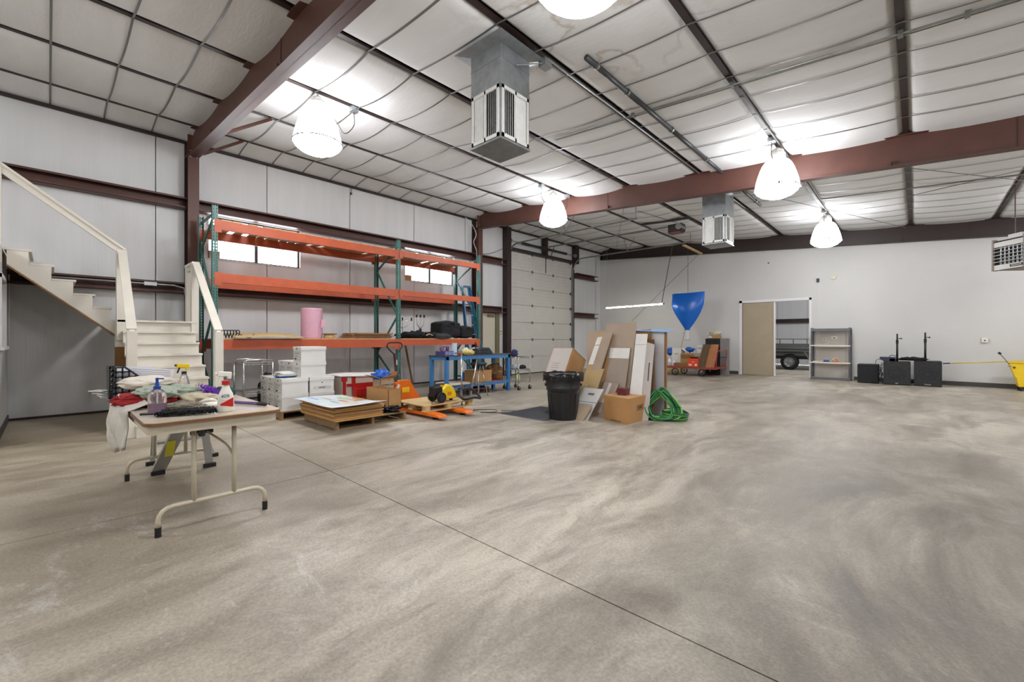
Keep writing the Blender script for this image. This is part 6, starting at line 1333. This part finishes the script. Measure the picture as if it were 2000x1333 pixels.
MB().cyl((1.63,15.75,.62), (1.47,15.74,.88), .010, n=8).build('lever_arm', GALVD, mbk); MB().cyl((1.49,15.74,.865), (1.45,15.74,.905), .025, n=8).build('lever_knob', BLACK, mbk)
t = thing('floor_mop', 'long yellow mop lying level from the bucket to the right subwoofer', 'mop', (.5,15.85,.6)); MB().cyl((.62,15.90,.60), (1.85,15.84,.705), .013, n=8).build('shaft', M('yellow_shaft', (214,190,70), .4), t, smooth=True); MB().cyl((.50,15.905,.59), (.63,15.90,.602), .015, n=8).build('grip_end', BLACK, t)
# ------------------------------------------------------------------ unit heater
uh = thing('unit_heater', 'grey gas unit heater with white louvres hanging at the right edge of the photo', 'heater', (1.5, 12.9, 2.55))
P1, P2 = Vector((1.078,12.64,0)), Vector((1.385,12.24,0)); ex = (P2-P1).normalized(); back = Vector((-ex.y, ex.x, 0)); back = back if back.dot(Vector((1,1,0))) > 0 else -back
wH = .60; dH = .75; H0, H1 = 2.57, 3.17
def hq(a, d, z): return P1+ex*a+back*d+Vector((0,0,z))
def hbox(b, a0, a1, d0, d1, z0, z1): return b.add([hq(a,d,z) for z in (z0,z1) for a,d in ((a0,d0),(a1,d0),(a1,d1),(a0,d1))], [(3,2,1,0),(4,5,6,7),(0,1,5,4),(1,2,6,5),(2,3,7,6),(3,0,4,7)])
HGR = M('taupe_heater_steel', (134,122,116), .5, 0, .05, 4)
hbox(MB(), 0, wH, .08, dH, H0, H1-.02).build('heater_body', HGR, uh); hbox(hbox(MB(), -.005, .025, -.0, .08, H0-.01, H1), wH-.03, wH+.005, .0, .08, H0-.01, H1).build('front_frame', HGR, uh)
hbox(MB(), .03, wH-.035, .03, .08, H0+.0, H1-.04).build('dark_interior', DARK, uh)
hbox(MB(), .025, wH-.03, .01, .03, H1-.16, H1-.065).build('upper_panel', WCARD, uh); hbox(MB(), .025, wH-.03, .01, .03, H0, H0+.095).build('lower_panel', WCARD, uh)
for k in range(5): z = H0+.15+.065*k; hbox(MB(), .025, wH-.03, .0, .02, z, z+.008).build('louvre', WCARD, uh)
for k in range(6): a = .14+.075*k; hbox(hbox(MB(), a, a+.022, .02, .035, H0+.10, H1-.17), a-.008, a+.03, .02, .04, H0+.09, H0+.22).build('heat_tube', GALV, uh)
fm = frame(hq(wH-.15, .006, H0+.052), ex, (0,0,1)); hbox(MB(), wH-.27, wH-.035, .006, .012, H0+.028, H0+.078).build('nameplate', M('dark_brown_plate', (58,36,28), .5), uh); text('REZNOR', .045, frame(hq(wH-.152, .004, H0+.053), ex, (0,0,1)), WCARD, uh)
for a in (.12, .5): MB().cyl(hq(a, .3, H1-.02), hq(a, .3, zp(1.3)-.0), .008, n=6).build('hanger_rod', STEEL, uh)
hbox(MB(), .2, .45, .1, .4, H1-.02, H1+.06).build('draft_hood', WCARD, uh)
# ------------------------------------------------------------------ utility trailer in the back room
ut = thing('utility_trailer', 'grey steel utility trailer seen through the open sliding door', 'trailer', (-3.2, 20.6, 0))
TG = M('trailer_grey_paint', (104,106,104), .5, .2, .12, 5)
TY = 20.2; sx0, sx1 = -6.8, -2.2
MB().box(sx0, sx1, TY, TY+.05, .62, 1.02).build('side_panel', TG, ut); MB().box(sx0, sx1, TY+1.6, TY+1.65, .62, 1.02).build('side_panel', TG, ut); MB().box(sx0, sx1, TY, TY+1.65, .55, .62).build('deck', TG, ut)
for k in range(2): MB().tube([(sx0, TY-.01, .72+.13*k), (sx1, TY-.01, .72+.13*k)], .012, 6).build('panel_rib', TG, ut)
MB().cyl((sx0,TY,1.22), (sx1,TY,1.22), .018, n=8).build('top_rail', TG, ut)
x = sx0
while x < sx1: MB().bar((x,TY,1.02), (x,TY,1.22), .03, .03).build('rail_post', TG, ut); x += .46
for wx in (-4.55, -3.68):
    b = MB().lathe([(.16,-.09),(.20,-.10),(.27,-.10),(.31,-.07),(.315,0),(.31,.07),(.27,.10),(.20,.10)], (0,0,0), 32, cap=False)
    rm = Matrix.Translation((wx, TY-.12, .315)) @ Matrix.Rotation(PI/2, 4, 'X'); b.v = [rm @ q for q in b.v]; tw = b.build('tyre', RUB, ut, smooth=True)
    b = MB().lathe([(.01,.06),(.06,.075),(.09,.04),(.15,.06),(.185,.085),(.19,.09)], (0,0,0), 24, cap=False); b.v = [rm @ q for q in b.v]; b.build('rim', GALV, tw, smooth=True)
    b = MB()
    for k in range(8): a = 2*PI*k/8; b.bar((wx+.05*math.cos(a), TY-.20, .315+.05*math.sin(a)), (wx+.17*math.cos(a), TY-.205, .315+.17*math.sin(a)), .04, .012)
    b.build('spokes', GALV, tw, kind='stuff')
MB().bar((-5.1,TY-.16,.74), (-3.2,TY-.16,.74), .22, .02).bar((-3.2,TY-.16,.74), (-2.98,TY-.16,.35), .22, .02).bar((-5.1,TY-.16,.74), (-5.3,TY-.16,.35), .22, .02).build('fender', TG, ut)
MB().bar((-2.95,TY-.05,.30), (-2.7,TY-.05,1.02), .04, .04).build('fender_brace', TG, ut)
MB().box(sx0, sx1, TY+.05, TY+.13, .42, .56).box(sx0, sx1, TY+1.5, TY+1.6, .42, .56).build('chassis_rail', BLACK, ut)
for y in (TY+.2, TY+1.5): MB().bar((sx1,y,.5), (-1.2,TY+.85,.45), .08, .1).build('drawbar', BLACK, ut)
MB().cyl((-1.3,TY+.8,.0), (-1.3,TY+.8,.6), .03, n=8).build('jack_stand', GALVD, ut)
# small joined details are one countable-by-nobody part each
for o in list(COL.objects):
    if o.type == 'MESH' and o.name.split('.')[0] in ('clips', 'weld_seam', 'conduit_clips', 'bolts', 'caster_fork'): o['kind'] = 'stuff'
